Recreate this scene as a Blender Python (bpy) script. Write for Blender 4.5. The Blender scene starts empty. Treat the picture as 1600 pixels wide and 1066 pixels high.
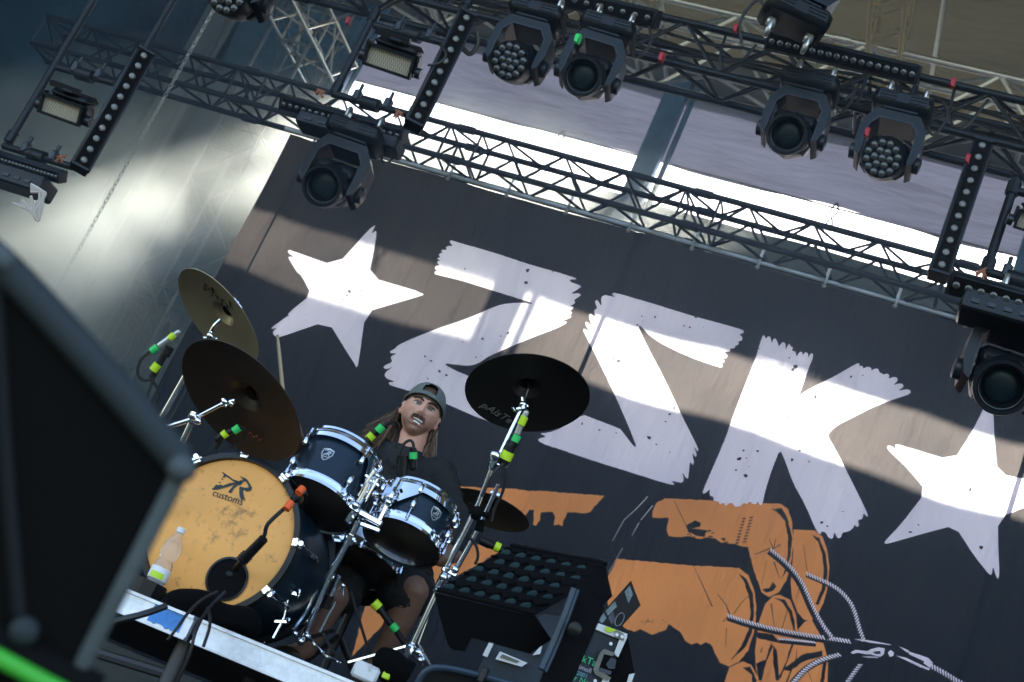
import bpy, math, random
import numpy as np
from mathutils import Vector, Matrix, Quaternion
random.seed(7)
SC = bpy.context.scene
COL = SC.collection

# ---------------------------------------------------------------- camera
F = 2294.17                                   # focal length in photo pixels
RX = (0.90756546, -0.28735124, 0.30619309)
RY = (0.17360168, -0.4071896, -0.89669342)
RZ = (0.38234461, 0.86696361, -0.31966655)
R3 = Matrix((RX, RY, RZ))
CAM = Vector((0, 0, 1.5))
cd = bpy.data.cameras.new('camera')
cam = bpy.data.objects.new('camera', cd); COL.objects.link(cam)
cam.matrix_world = Matrix.Translation(CAM) @ R3.to_4x4()
cd.sensor_width = 36; cd.lens = F / 1600 * 36
cd.clip_start = 0.05; cd.clip_end = 3000
cd.dof.use_dof = True; cd.dof.focus_distance = 6.3; cd.dof.aperture_fstop = 5.0
SC.camera = cam
# ---------------------------------------------------------------- world, sun, exposure
SUN = Vector((-0.16, 1.0, 0.83)).normalized()  # towards the sun: behind the stage
w = bpy.data.worlds.new('World'); SC.world = w; w.use_nodes = True
nt = w.node_tree
sky = nt.nodes.new('ShaderNodeTexSky'); sky.sky_type = 'NISHITA'; sky.sun_disc = False
sky.sun_elevation = math.asin(SUN.z); sky.sun_rotation = math.atan2(SUN.x, SUN.y)
sky.air_density = 1.2; sky.dust_density = 1.5
nt.links.new(sky.outputs[0], nt.nodes['Background'].inputs[0])
nt.nodes['Background'].inputs[1].default_value = 0.09
sl = bpy.data.lights.new('sun', 'SUN'); sl.energy = 5; sl.angle = math.radians(0.5); sl.color = (1, .95, .88)
so = bpy.data.objects.new('sun', sl); COL.objects.link(so)
so.rotation_euler = SUN.to_track_quat('Z', 'Y').to_euler()
SC.view_settings.view_transform = 'Standard'; SC.view_settings.look = 'None'
SC.view_settings.exposure = 2.65; SC.view_settings.gamma = 1
SC.cycles.use_denoising = True
SC.cycles.max_bounces = 6; SC.cycles.diffuse_bounces = 3; SC.cycles.glossy_bounces = 4
SC.cycles.transmission_bounces = 6; SC.cycles.volume_bounces = 2; SC.cycles.transparent_max_bounces = 8
SC.cycles.volume_step_rate = 2.0; SC.cycles.volume_max_steps = 96

# ---------------------------------------------------------------- helpers
def ray(px, py):
    return R3 @ Vector(((px - 800) / F, -(py - 533) / F, -1.0))
def D(px, py, z): return CAM + ray(px, py) * z          # at distance z along the view axis
def P(px, py, y):                                        # on the upright plane Y = y
    d = ray(px, py); return CAM + d * (y / d.y)
def PZ(px, py, h):                                       # on the level z = h
    d = ray(px, py); return CAM + d * ((h - CAM.z) / d.z)
def axis(px, py, dx, dy, ratio):                         # unit axis leaning (dx,dy) in the view, pointing away
    v = ray(px, py).normalized()
    r = R3 @ Vector((1, 0, 0)); r = (r - v * r.dot(v)).normalized()
    u = v.cross(r); u = u if u.dot(R3 @ Vector((0, 1, 0))) > 0 else -u
    m = math.sqrt(max(0, 1 - ratio * ratio)); l = math.hypot(dx, dy)
    return (r * (dx / l * m) + u * (-dy / l * m) + v * ratio).normalized()
def frame(o, zax, toward=None):                          # local z = zax, local x turned towards the camera
    z = Vector(zax).normalized()
    x = (toward if toward is not None else (CAM - Vector(o)))
    x = (x - z * x.dot(z)).normalized(); y = z.cross(x)
    M = Matrix((x, y, z)).transposed().to_4x4(); M.translation = o
    return M
def perp(d):
    a = Vector((0, 0, 1)) if abs(d.z) < .9 else Vector((1, 0, 0))
    x = d.cross(a).normalized(); return x, d.cross(x).normalized()

WORLD = {}
class MB:
    def __init__(s, T=None): s.v = []; s.f = []; s.T = T or Matrix.Identity(4); s.mi = []; s.m = 0
    def add(s, vs, fs):
        n = len(s.v); s.v += [s.T @ Vector(p) for p in vs]
        s.f += [tuple(i + n for i in f) for f in fs]; s.mi += [s.m] * len(fs); return s
    def box(s, c, size, M=None, bevel=0):
        M = (M or Matrix.Identity(3)); c = Vector(c); hx, hy, hz = [q / 2 for q in size]
        if bevel:
            b = min(bevel, hx * .9, hy * .9, hz * .9)
            pts = []; idx = {}
            for i, (sx, sy, sz) in enumerate([(a, b_, c_) for a in (-1, 1) for b_ in (-1, 1) for c_ in (-1, 1)]):
                for k in range(3):
                    p = Vector((sx * (hx - (b if k != 0 else 0)), sy * (hy - (b if k != 1 else 0)), sz * (hz - (b if k != 2 else 0))))
                    idx[(sx, sy, sz, k)] = len(pts); pts.append(c + M @ p)
            fs = []
            def q(k, sg):
                o = [j for j in range(3) if j != k]; L = []
                for a, b_ in ((-1, -1), (1, -1), (1, 1), (-1, 1)):
                    t = [0, 0, 0]; t[k] = sg; t[o[0]] = a; t[o[1]] = b_; L.append(idx[(*t, k)])
                return tuple(L)
            for k in range(3):
                for sg in (-1, 1): fs.append(q(k, sg))
            for k in range(3):                     # edges along k
                o = [j for j in range(3) if j != k]
                for a in (-1, 1):
                    for b_ in (-1, 1):
                        t0 = [0, 0, 0]; t1 = [0, 0, 0]
                        t0[k] = -1; t1[k] = 1; t0[o[0]] = t1[o[0]] = a; t0[o[1]] = t1[o[1]] = b_
                        fs.append((idx[(*t0, o[0])], idx[(*t1, o[0])], idx[(*t1, o[1])], idx[(*t0, o[1])]))
            for sx in (-1, 1):
                for sy in (-1, 1):
                    for sz in (-1, 1): fs.append(tuple(idx[(sx, sy, sz, k)] for k in range(3)))
            return s.add(pts, fs)
        vs = [c + M @ Vector((x, y, z)) for x in (-hx, hx) for y in (-hy, hy) for z in (-hz, hz)]
        return s.add(vs, [(0, 1, 3, 2), (4, 6, 7, 5), (0, 4, 5, 1), (2, 3, 7, 6), (0, 2, 6, 4), (1, 5, 7, 3)])
    def tube(s, a, b, r, r1=None, n=8, cap=True):
        a = Vector(a); b = Vector(b); d = (b - a)
        if d.length < 1e-6: return s
        x, y = perp(d.normalized()); r1 = r if r1 is None else r1; vs = []
        for p, q in ((a, r), (b, r1)):
            for i in range(n):
                t = 2 * math.pi * i / n; vs.append(p + x * (q * math.cos(t)) + y * (q * math.sin(t)))
        fs = [(i, (i + 1) % n, n + (i + 1) % n, n + i) for i in range(n)]
        if cap: fs += [tuple(range(n))[::-1], tuple(range(n, 2 * n))]
        return s.add(vs, fs)
    def path(s, pts, r, n=7, smooth=0, flat=1.0):
        pts = [Vector(p) for p in pts]
        for _ in range(smooth):
            q = [pts[0]]
            for a, b in zip(pts, pts[1:]): q += [a * .75 + b * .25, a * .25 + b * .75]
            pts = q + [pts[-1]]
        rr = r if isinstance(r, (list, tuple)) else None
        L = len(pts); vs = []; x = None
        for i, p in enumerate(pts):
            d = (pts[min(i + 1, L - 1)] - pts[max(i - 1, 0)]).normalized()
            if x is None: x, y = perp(d)
            else: x = (x - d * x.dot(d)).normalized(); y = d.cross(x)
            if rr:
                t = i / (L - 1) * (len(rr) - 1); k = min(int(t), len(rr) - 2); q = rr[k] * (1 - t + k) + rr[k + 1] * (t - k)
            else: q = r
            for j in range(n):
                t = 2 * math.pi * j / n; vs.append(p + x * (q * math.cos(t)) + y * (q * flat * math.sin(t)))
        fs = [(i * n + j, i * n + (j + 1) % n, (i + 1) * n + (j + 1) % n, (i + 1) * n + j) for i in range(L - 1) for j in range(n)]
        fs += [tuple(range(n))[::-1], tuple(range((L - 1) * n, L * n))]
        return s.add(vs, fs)
    def lathe(s, prof, c=(0, 0, 0), ax=(0, 0, 1), n=32, close=False):
        c = Vector(c); z = Vector(ax).normalized(); x, y = perp(z); vs = []
        for r, h in prof:
            for i in range(n):
                t = 2 * math.pi * i / n; vs.append(c + x * (r * math.cos(t)) + y * (r * math.sin(t)) + z * h)
        m = len(prof)
        fs = [(k * n + i, k * n + (i + 1) % n, (k + 1) * n + (i + 1) % n, (k + 1) * n + i) for k in range(m - 1) for i in range(n)]
        if close: fs += [((m - 1) * n + i, (m - 1) * n + (i + 1) % n, (i + 1) % n, i) for i in range(n)]
        else: fs += [tuple(range(n))[::-1], tuple(range((m - 1) * n, m * n))]
        return s.add(vs, fs)
    def disc(s, c, ax, r, h=.004, n=32): return s.lathe([(r, 0), (r, h)], c, ax, n)
    def ell(s, c, rad, M=None, n=14, m=9):
        c = Vector(c); M = M or Matrix.Identity(3); vs = []; fs = []
        for j in range(m + 1):
            ph = math.pi * j / m
            for i in range(n):
                t = 2 * math.pi * i / n
                vs.append(c + M @ Vector((rad[0] * math.sin(ph) * math.cos(t), rad[1] * math.sin(ph) * math.sin(t), rad[2] * math.cos(ph))))
        for j in range(m):
            for i in range(n): fs.append((j * n + i, j * n + (i + 1) % n, (j + 1) * n + (i + 1) % n, (j + 1) * n + i))
        return s.add(vs, fs)
    def prism(s, pts, off):                       # polygon extruded by the vector off
        pts = [Vector(p) for p in pts]; off = Vector(off); n = len(pts)
        vs = pts + [p + off for p in pts]
        fs = [tuple(range(n)), tuple(range(n, 2 * n))[::-1]] + [(i, n + i, n + (i + 1) % n, (i + 1) % n) for i in range(n)]
        return s.add(vs, fs)
    def patch(s, r, a0, a1, top, bot, n=14, th=.006):   # curved plate on a cylinder; top/bot heights by angle
        vs = []
        for i in range(n + 1):
            t = a0 + (a1 - a0) * i / n
            for rr in (r, r + th):
                for h in (bot(t), top(t)): vs.append((rr * math.cos(t), rr * math.sin(t), h))
        fs = []
        for i in range(n):
            k = i * 4; q = k + 4
            fs += [(k + 2, q + 2, q + 3, k + 3), (k, k + 1, q + 1, q), (k + 1, k + 3, q + 3, q + 1), (k, q, q + 2, k + 2)]
        fs += [(0, 2, 3, 1), (n * 4, n * 4 + 1, n * 4 + 3, n * 4 + 2)]
        return s.add(vs, fs)
    def build(s, name, mats, parent=None, smooth=40, uv=None):
        o0 = WORLD.get(parent.name, Vector((0, 0, 0))) if parent else Vector((0, 0, 0))
        me = bpy.data.meshes.new(name)
        me.from_pydata([tuple(p - o0) for p in s.v], [], s.f)
        for m in (mats if isinstance(mats, (list, tuple)) else [mats]): me.materials.append(m)
        if isinstance(mats, (list, tuple)): me.polygons.foreach_set('material_index', s.mi)
        me.validate(); me.update()
        import bmesh as _b
        bm = _b.new(); bm.from_mesh(me); _b.ops.recalc_face_normals(bm, faces=bm.faces); bm.to_mesh(me); bm.free()
        if smooth:
            me.polygons.foreach_set('use_smooth', [True] * len(me.polygons))
            me.set_sharp_from_angle(angle=math.radians(smooth))
        o = bpy.data.objects.new(name, me); COL.objects.link(o)
        if parent: o.parent = parent
        WORLD[o.name] = o0.copy()
        return o
def tag(o, label=None, cat=None, group=None, kind=None):
    if label: o['label'] = label
    if cat: o['category'] = cat
    if group: o['group'] = group
    if kind: o['kind'] = kind
    return o
def thing(name, label, cat, loc=(0, 0, 0), group=None):
    o = bpy.data.objects.new(name, None); COL.objects.link(o); o.location = loc
    o.empty_display_size = .1
    WORLD[o.name] = Vector(loc); return tag(o, label, cat, group)
def kids(o): return [c for c in bpy.data.objects if c.parent == o]
def dup(root, M, label, group=None):
    r = root.copy(); COL.objects.link(r); r.matrix_world = M; r['label'] = label
    if group: r['group'] = group
    for ch in kids(root):
        c = ch.copy(); COL.objects.link(c); c.parent = r
        for g in kids(ch):
            d = g.copy(); COL.objects.link(d); d.parent = c
    return r
# ---------------------------------------------------------------- materials
def mat(name, col, rough=.5, metal=0, var=0, vs=8, bump=0, bs=60, rv=0, emit=None, spec=.5, coat=0, col2=None, thr=None):
    m = bpy.data.materials.new(name); m.use_nodes = True; t = m.node_tree; b = t.nodes['Principled BSDF']
    b.inputs['Base Color'].default_value = (*col, 1); b.inputs['Roughness'].default_value = rough
    b.inputs['Metallic'].default_value = metal; b.inputs['Specular IOR Level'].default_value = spec
    b.inputs['Coat Weight'].default_value = coat
    tc = t.nodes.new('ShaderNodeTexCoord')
    if var or rv or col2:
        n = t.nodes.new('ShaderNodeTexNoise'); n.inputs['Scale'].default_value = vs; n.inputs['Detail'].default_value = 6
        n.inputs['Roughness'].default_value = .65
        t.links.new(tc.outputs['Object'], n.inputs[0])
        if var or col2:
            r = t.nodes.new('ShaderNodeValToRGB'); t.links.new(n.outputs[0], r.inputs[0])
            lo, hi = thr or (.3, .7)
            r.color_ramp.elements[0].position = lo; r.color_ramp.elements[1].position = hi
            c2 = col2 or tuple(c * (1 + var) for c in col); c1 = col if col2 else tuple(c * (1 - var) for c in col)
            r.color_ramp.elements[0].color = (*c1, 1); r.color_ramp.elements[1].color = (*c2, 1)
            t.links.new(r.outputs[0], b.inputs['Base Color'])
        if rv:
            mr = t.nodes.new('ShaderNodeMapRange'); t.links.new(n.outputs[0], mr.inputs[0])
            mr.inputs[3].default_value = max(0.02, rough - rv); mr.inputs[4].default_value = rough + rv
            t.links.new(mr.outputs[0], b.inputs['Roughness'])
    if bump:
        n2 = t.nodes.new('ShaderNodeTexNoise'); n2.inputs['Scale'].default_value = bs; n2.inputs['Detail'].default_value = 4
        t.links.new(tc.outputs['Object'], n2.inputs[0])
        bp = t.nodes.new('ShaderNodeBump'); bp.inputs['Strength'].default_value = bump; bp.inputs['Distance'].default_value = .01
        t.links.new(n2.outputs[0], bp.inputs['Height']); t.links.new(bp.outputs[0], b.inputs['Normal'])
    return m
def cloth_mat(name, col, trans, var=.2, vs=1.5, bump=.3, bs=4):
    m = bpy.data.materials.new(name); m.use_nodes = True; t = m.node_tree; t.nodes.clear()
    out = t.nodes.new('ShaderNodeOutputMaterial'); ad = t.nodes.new('ShaderNodeAddShader')
    d = t.nodes.new('ShaderNodeBsdfDiffuse'); tr = t.nodes.new('ShaderNodeBsdfTranslucent')
    tc = t.nodes.new('ShaderNodeTexCoord'); n = t.nodes.new('ShaderNodeTexNoise')
    n.inputs['Scale'].default_value = vs; n.inputs['Detail'].default_value = 5; t.links.new(tc.outputs['Object'], n.inputs[0])
    r = t.nodes.new('ShaderNodeValToRGB'); r.color_ramp.elements[0].position = .3; r.color_ramp.elements[1].position = .7
    r.color_ramp.elements[0].color = (*[c * (1 - var) for c in col], 1); r.color_ramp.elements[1].color = (*[c * (1 + var) for c in col], 1)
    t.links.new(n.outputs[0], r.inputs[0]); t.links.new(r.outputs[0], d.inputs[0]); tr.inputs[0].default_value = (*trans, 1)
    n2 = t.nodes.new('ShaderNodeTexNoise'); n2.inputs['Scale'].default_value = bs; n2.inputs['Detail'].default_value = 4
    mp = t.nodes.new('ShaderNodeMapping'); mp.inputs['Scale'].default_value = (.35, 1, 1.6)
    t.links.new(tc.outputs['Object'], mp.inputs[0]); t.links.new(mp.outputs[0], n2.inputs[0])
    bp = t.nodes.new('ShaderNodeBump'); bp.inputs['Strength'].default_value = bump; bp.inputs['Distance'].default_value = .15
    t.links.new(n2.outputs[0], bp.inputs['Height'])
    t.links.new(bp.outputs[0], d.inputs['Normal']); t.links.new(bp.outputs[0], tr.inputs['Normal'])
    t.links.new(d.outputs[0], ad.inputs[0]); t.links.new(tr.outputs[0], ad.inputs[1]); t.links.new(ad.outputs[0], out.inputs[0])
    return m
M_trussblk = mat('truss_black', (.009, .011, .014), .42, .2, spec=.3, rv=.15, vs=20)
M_silver = mat('aluminium', (.55, .54, .5), .35, .9, var=.15, vs=15, rv=.1)
M_black = mat('black_plastic', (.008, .008, .009), .45, spec=.3, rv=.12, vs=25)
M_blackmat = mat('matte_black', (.004, .004, .0045), .85, spec=.12, bump=.2, bs=90)
M_chrome = mat('chrome', (.82, .84, .88), .1, 1, rv=.06, vs=30)
M_lens = mat('lens_glass', (.006, .014, .018), .35, 0, spec=.15)
M_lensbright = mat('lens_clear', (.22, .225, .22), .3, .5, coat=.4, bump=.8, bs=160)
M_rubber = mat('rubber', (.02, .02, .02), .7)
M_green = mat('green_tape', (.03, .55, .12), .5)
M_lime = mat('lime_tape', (.5, .72, .02), .5)
M_orange = mat('orange_tape', (.85, .12, .02), .5)
M_cable = mat('cable_black', (.012, .012, .013), .5)
M_red = mat('red_tape', (.35, .02, .03), .5)
M_white = mat('white_paint', (.75, .75, .76), .5)
# ================================================================ setting
FLOOR = 1.25; RIS = 1.860                     # stage floor and drum riser levels
YB = 10.06                                    # banner
YT = 14.8                                     # rear tarpaulin wall
M_ground = mat('trodden_grass', (.085, .09, .06), .9, var=.3, vs=.6)
M_floor = mat('stage_ply', (.03, .03, .032), .75, var=.3, vs=3)
M_roof = cloth_mat('roof_tarpaulin', (.10, .085, .05), (.007, .006, .003), .35, .5, .9, 1.3)
M_wall = cloth_mat('side_tarpaulin', (.012, .034, .048), (.0008, .002, .003), .4, .6, .6, 1.5)
M_tarp = cloth_mat('rear_tarpaulin', (.17, .17, .195), (.017, .018, .027), .3, .8, .9, 1.5)
M_tarplow = cloth_mat('lower_tarpaulin', (.045, .06, .065), (.0022, .003, .0032), .5, .8, .6, 2)
def sheet(name, fn, nu, nv, m, th=.004, parent=None):
    b = MB(); vs = [fn(i / nu, j / nv) for j in range(nv + 1) for i in range(nu + 1)]
    fs = [(j * (nu + 1) + i, j * (nu + 1) + i + 1, (j + 1) * (nu + 1) + i + 1, (j + 1) * (nu + 1) + i) for j in range(nv) for i in range(nu)]
    b.add(vs, fs); return b.build(name, m, parent, smooth=80)
def wav(a, b_): return math.sin(a * 3.1 + 1.3 * math.sin(b_ * 2.3)) * .5 + math.sin(b_ * 5.7 + a * 1.9) * .3 + math.sin(a * 7.3 - b_ * 3.1) * .2
tag(sheet('ground', lambda u, v: ((u - .5) * 1600, (v - .5) * 1600, 0), 2, 2, M_ground), kind='structure')
b = MB(); b.box((-1, 9.3, FLOOR - .1), (20, 12.4, .2)); tag(b.build('stage_floor', M_floor, smooth=0), kind='structure')

ro = thing('stage_roof', 'wrinkled olive tarpaulin roof stretched above the trusses of the stage', 'roof', (-1, 8, 10.4))
def roofz(y): return 10.45 + (14.8 - y) * .06
sheet('roof_sheet', lambda u, v: (-11 + 21 * u, 1.5 + 13.5 * v, roofz(1.5 + 13.5 * v) + .07 * wav(u * 9, v * 11)), 80, 60, M_roof, parent=ro)
b = MB()
for x in range(-11, 11, 3): b.tube((x + .5, 1.5, roofz(1.5) - .12), (x + .5, 14.8, roofz(14.8) - .12), .03)
b.build('roof_batten', M_silver, ro)
lw = thing('side_tarpaulin_wall', 'dark blue grey tarpaulin wall closing the left side of the stage', 'tarpaulin', (-10.2, 9, FLOOR))
sheet('wall_sheet', lambda u, v: (-10.2 + .08 * wav(u * 8, v * 5), 4.5 + 10.4 * u, 0 + 10.9 * v), 50, 40, M_wall, parent=lw)
rw = thing('stage_wing_wall', 'dark tarpaulin wall closing the far right side of the stage', 'tarpaulin', (8.8, 9, FLOOR))
sheet('wall_sheet', lambda u, v: (8.8 + .08 * wav(u * 8, v * 5), 4.5 + 10.4 * u, 0 + 10.9 * v), 40, 30, M_wall, parent=rw)
# rear wall: upper sheet, lower sheet and the open gap of daylight between them
GT, GB, GL = 9.44, 8.9, -8.5
ut = thing('rear_tarpaulin', 'pale grey wrinkled rear tarpaulin with a bright strip of daylight under its lower edge', 'tarpaulin', (-1, YT, GT))
sheet('tarpaulin_sheet', lambda u, v: (GL + 17.3 * u, YT + .05 * wav(u * 14, v * 1.5), GT + (11.1 - GT) * v + (.03 * math.sin(u * 40) if v == 0 else 0)), 120, 16, M_tarp, parent=ut)
b = MB(); b.tube((GL, YT - .1, 10.37), (8.8, YT - .1, 10.37), .045, n=10)
for k in range(9): b.tube((GL + .6 + k * 1.9, YT - .16, 10.37), (GL + .64 + k * 1.9, YT - .16, 10.37), .07, n=10)
b.build('top_rail', M_silver, ut)
b = MB(); b.tube((GL, YT, GT + .01), (8.8, YT, GT + .01), .012)
b.build('hem_rope', M_tarp, ut)
lt = thing('lower_rear_tarpaulin', 'dim grey green tarpaulin closing the back of the stage below the daylight strip', 'tarpaulin', (-1, YT, FLOOR))
sheet('tarpaulin_sheet', lambda u, v: (GL + 17.3 * u, YT + .05 * wav(u * 14, v * 6), GB * v), 100, 30, M_tarplow, parent=lt)
ct = thing('corner_tarpaulin', 'dark blue tarpaulin filling the rear left corner of the stage', 'tarpaulin', (-9.4, YT, FLOOR))
sheet('tarpaulin_sheet', lambda u, v: (-10.3 + (GL - .0 + 10.3) * u, YT + .03 * wav(u * 3, v * 6), 11.1 * v), 16, 30, M_wall, parent=ct)
def shackle(x, label):
    t = thing('rope_shackle', label, 'shackle', (x, YT, GT), group='shackles on the tarpaulin edge')
    b = MB(); b.path([(x, YT - .05, GT + .05), (x - .05, YT - .05, GT - .05), (x, YT - .05, GT - .16), (x + .05, YT - .05, GT - .05), (x, YT - .05, GT + .05)], .011, smooth=2); b.build('hook', M_trussblk, t)
    b = MB(); b.path([(x, YT - .05, GT - .15), (x - .045, YT - .05, GT - .22), (x, YT - .05, GT - .3), (x + .04, YT - .05, GT - .22), (x, YT - .05, GT - .15)], .011, smooth=2)
    b.tube((x - .03, YT - .05, GT - .3), (x - .09, YT - .05, GB - .1), .005); b.tube((x + .02, YT - .05, GT - .3), (x - .02, YT - .05, GB - .1), .005); b.build('ratchet_strap', M_trussblk, t)
q = P(879, 214, YT); shackle(q.x, 'small shackle and strap hanging from the tarpaulin edge left of the blue column')
q = P(1301, 340, YT); shackle(q.x, 'small shackle and strap hanging from the tarpaulin edge right of the blue column')
M_col = mat('column_blue', (.06, .14, .26), .5, .3, var=.3, vs=5)
def column(x, wd, label, y=YT + .3, m=None, z1=10.4):
    t = thing('rear_column', label, 'column', (x, y, FLOOR), group='columns behind the rear tarpaulin')
    b = MB(); b.box((x, y, (z1 + FLOOR) / 2), (wd, .12, z1 - FLOOR)); b.build('flange', m or M_col, t)
    b = MB(); b.tube((x + wd * .85, y - .05, FLOOR), (x + wd * .85, y - .05, z1), .035); b.build('drain_pipe', m or M_col, t)
q = P(1022, 230, YT - .25); column(q.x, .26, 'blue steel column standing against the middle of the rear tarpaulin', YT - .25)
q = P(556, 80, YT - .25); column(q.x, .2, 'blue steel column at the left end of the daylight strip', YT - .25)
q = P(1590, 450, YT + .35); column(q.x, .2, 'blue steel column at the right end of the daylight strip, beside the hanging strobe', YT - .25)
q = P(270, 150, 13.6); column(q.x, .3, 'pale steel column standing behind the left truss in the smoke', 13.6, mat('grey_column', (.12, .14, .15), .6))

# ---------------------------------------------------------------- printed banner
PPM = 300
BX0, BX1, BZ0, BZ1 = -5.985, 3.6, 1.9, P(993, 362, YB).z
W, H = int((BX1 - BX0) * PPM), int((BZ1 - BZ0) * PPM)
SS = 2
def bpx(px, py):
    q = P(px, py, YB); return ((q.x - BX0) * PPM * SS, (q.z - BZ0) * PPM * SS)
img = np.zeros((H * SS, W * SS), np.uint8)      # 0 black, 1 white, 2 orange
def fill(pts, val):
    a = np.array(pts); x0 = max(0, int(a[:, 0].min()) - 1); x1 = min(W * SS, int(a[:, 0].max()) + 2)
    y0 = max(0, int(a[:, 1].min()) - 1); y1 = min(H * SS, int(a[:, 1].max()) + 2)
    if x1 <= x0 or y1 <= y0: return
    g = np.zeros((y1 - y0, x1 - x0 + 1), np.int32)
    for (xa, ya), (xb, yb) in zip(pts, pts[1:] + pts[:1]):
        if ya == yb: continue
        if ya > yb: xa, ya, xb, yb = xb, yb, xa, ya
        r0 = max(y0, math.ceil(ya - .5)); r1 = min(y1 - 1, math.ceil(yb - .5) - 1)
        if r1 < r0: continue
        r = np.arange(r0, r1 + 1); xx = xa + (r + .5 - ya) * (xb - xa) / (yb - ya)
        c = np.clip(np.ceil(xx - .5).astype(int) - x0, 0, x1 - x0)
        np.add.at(g, (r - y0, c), 1)
    m = (np.cumsum(g, 1)[:, :-1] % 2) == 1
    img[y0:y1, x0:x1][m] = val
def zp(pts, ox, oy, s): return [bpx(ox + x / s, oy + y / s) for x, y in pts]
def rough(pts, n=3, amp=1.2):                   # subdivide with a little jitter
    out = []
    for (xa, ya), (xb, yb) in zip(pts, pts[1:] + pts[:1]):
        L = math.hypot(xb - xa, yb - ya); k = max(1, int(L / 14))
        for i in range(k):
            t = i / k; j = amp if i else 0
            out.append((xa + (xb - xa) * t + random.uniform(-j, j), ya + (yb - ya) * t + random.uniform(-j, j)))
    return out
def soft(pts, k=1):                             # round the corners of a traced outline
    for _ in range(k):
        o = []
        for (xa, ya), (xb, yb) in zip(pts, pts[1:] + pts[:1]):
            o += [(xa * .8 + xb * .2, ya * .8 + yb * .2), (xa * .2 + xb * .8, ya * .2 + yb * .8)]
        pts = o
    return pts
def stroke(pts, w0, w1=None, val=0):
    w1 = w0 if w1 is None else w1; n = len(pts); L = []; Rr = []
    for i, (x, y) in enumerate(pts):
        xa, ya = pts[max(0, i - 1)]; xb, yb = pts[min(n - 1, i + 1)]
        d = math.hypot(xb - xa, yb - ya) or 1; q = (w0 + (w1 - w0) * i / (n - 1)) / 2
        nx, ny = -(yb - ya) / d * q, (xb - xa) / d * q
        L.append((x + nx, y + ny)); Rr.append((x - nx, y - ny))
    fill(L + Rr[::-1], val)
# ---- orange artwork (traced in the enlarged view of its own area, one unit = 1/3.372 photo pixel)
A = (1000, 750, 3.372)
SD = (770, 740, 3.27)
fill(rough(zp([(-240, 55), (20, 62), (300, 78), (800, 115), (760, 160), (725, 200), (690, 206), (650, 200), (610, 200), (600, 225), (590, 240), (585, 272), (565, 262), (540, 268), (548, 225), (535, 198), (475, 200), (470, 240), (450, 268), (433, 262), (440, 188), (415, 185), (385, 225), (375, 190), (300, 170), (100, 160), (-240, 140)], 700, 740, 3.27), amp=2), 2)
fill(rough(zp([(700, 500), (920, 370), (1110, 310), (1290, 200), (1420, 205), (1520, 245), (1350, 350), (1200, 430), (1100, 540), (1065, 550), (1060, 480), (1070, 410), (990, 400), (960, 440), (900, 600), (600, 900)], 400, 800, 4), amp=2), 2)
fill(rough(zp([(65, 170), (85, 125), (130, 98), (250, 102), (390, 108), (740, 127), (780, 155), (800, 220), (807, 330), (795, 430), (770, 530), (730, 590), (680, 615), (640, 590), (600, 480), (575, 380), (568, 352), (540, 350), (500, 335), (430, 330), (400, 310), (350, 300), (320, 310), (260, 295), (200, 300), (150, 295), (140, 260), (150, 205), (65, 200)], *A), amp=1.5), 2)
fill(zp([(808, 262), (920, 268), (960, 300), (985, 370), (997, 460), (985, 580), (965, 650), (940, 700), (900, 745), (860, 735), (830, 700), (800, 620), (793, 540), (805, 400)], *A), 2)
fill(rough(zp([(-120, 418), (270, 450), (520, 462), (570, 500), (600, 580), (612, 680), (600, 800), (570, 900), (520, 960), (470, 985), (420, 965), (390, 905), (370, 865), (345, 855), (320, 870), (300, 858), (270, 868), (235, 845), (210, 800), (150, 760), (135, 790), (60, 815), (30, 800), (0, 785), (-30, 800), (-80, 780), (-160, 700), (-190, 560)], *A), amp=2), 2)
fill(zp([(735, 603), (790, 630), (825, 720), (830, 850), (820, 940), (770, 1060), (740, 1120), (640, 1120), (610, 1000), (605, 900), (625, 750), (660, 650), (700, 610)], *A), 2)
fill(zp([(830, 790), (870, 745), (905, 740), (955, 830), (990, 950), (985, 1110), (760, 1110), (825, 940)], *A), 2)
fill(zp([(430, 1110), (470, 990), (540, 957), (585, 975), (620, 1040), (640, 1110)], *A), 2)
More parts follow.
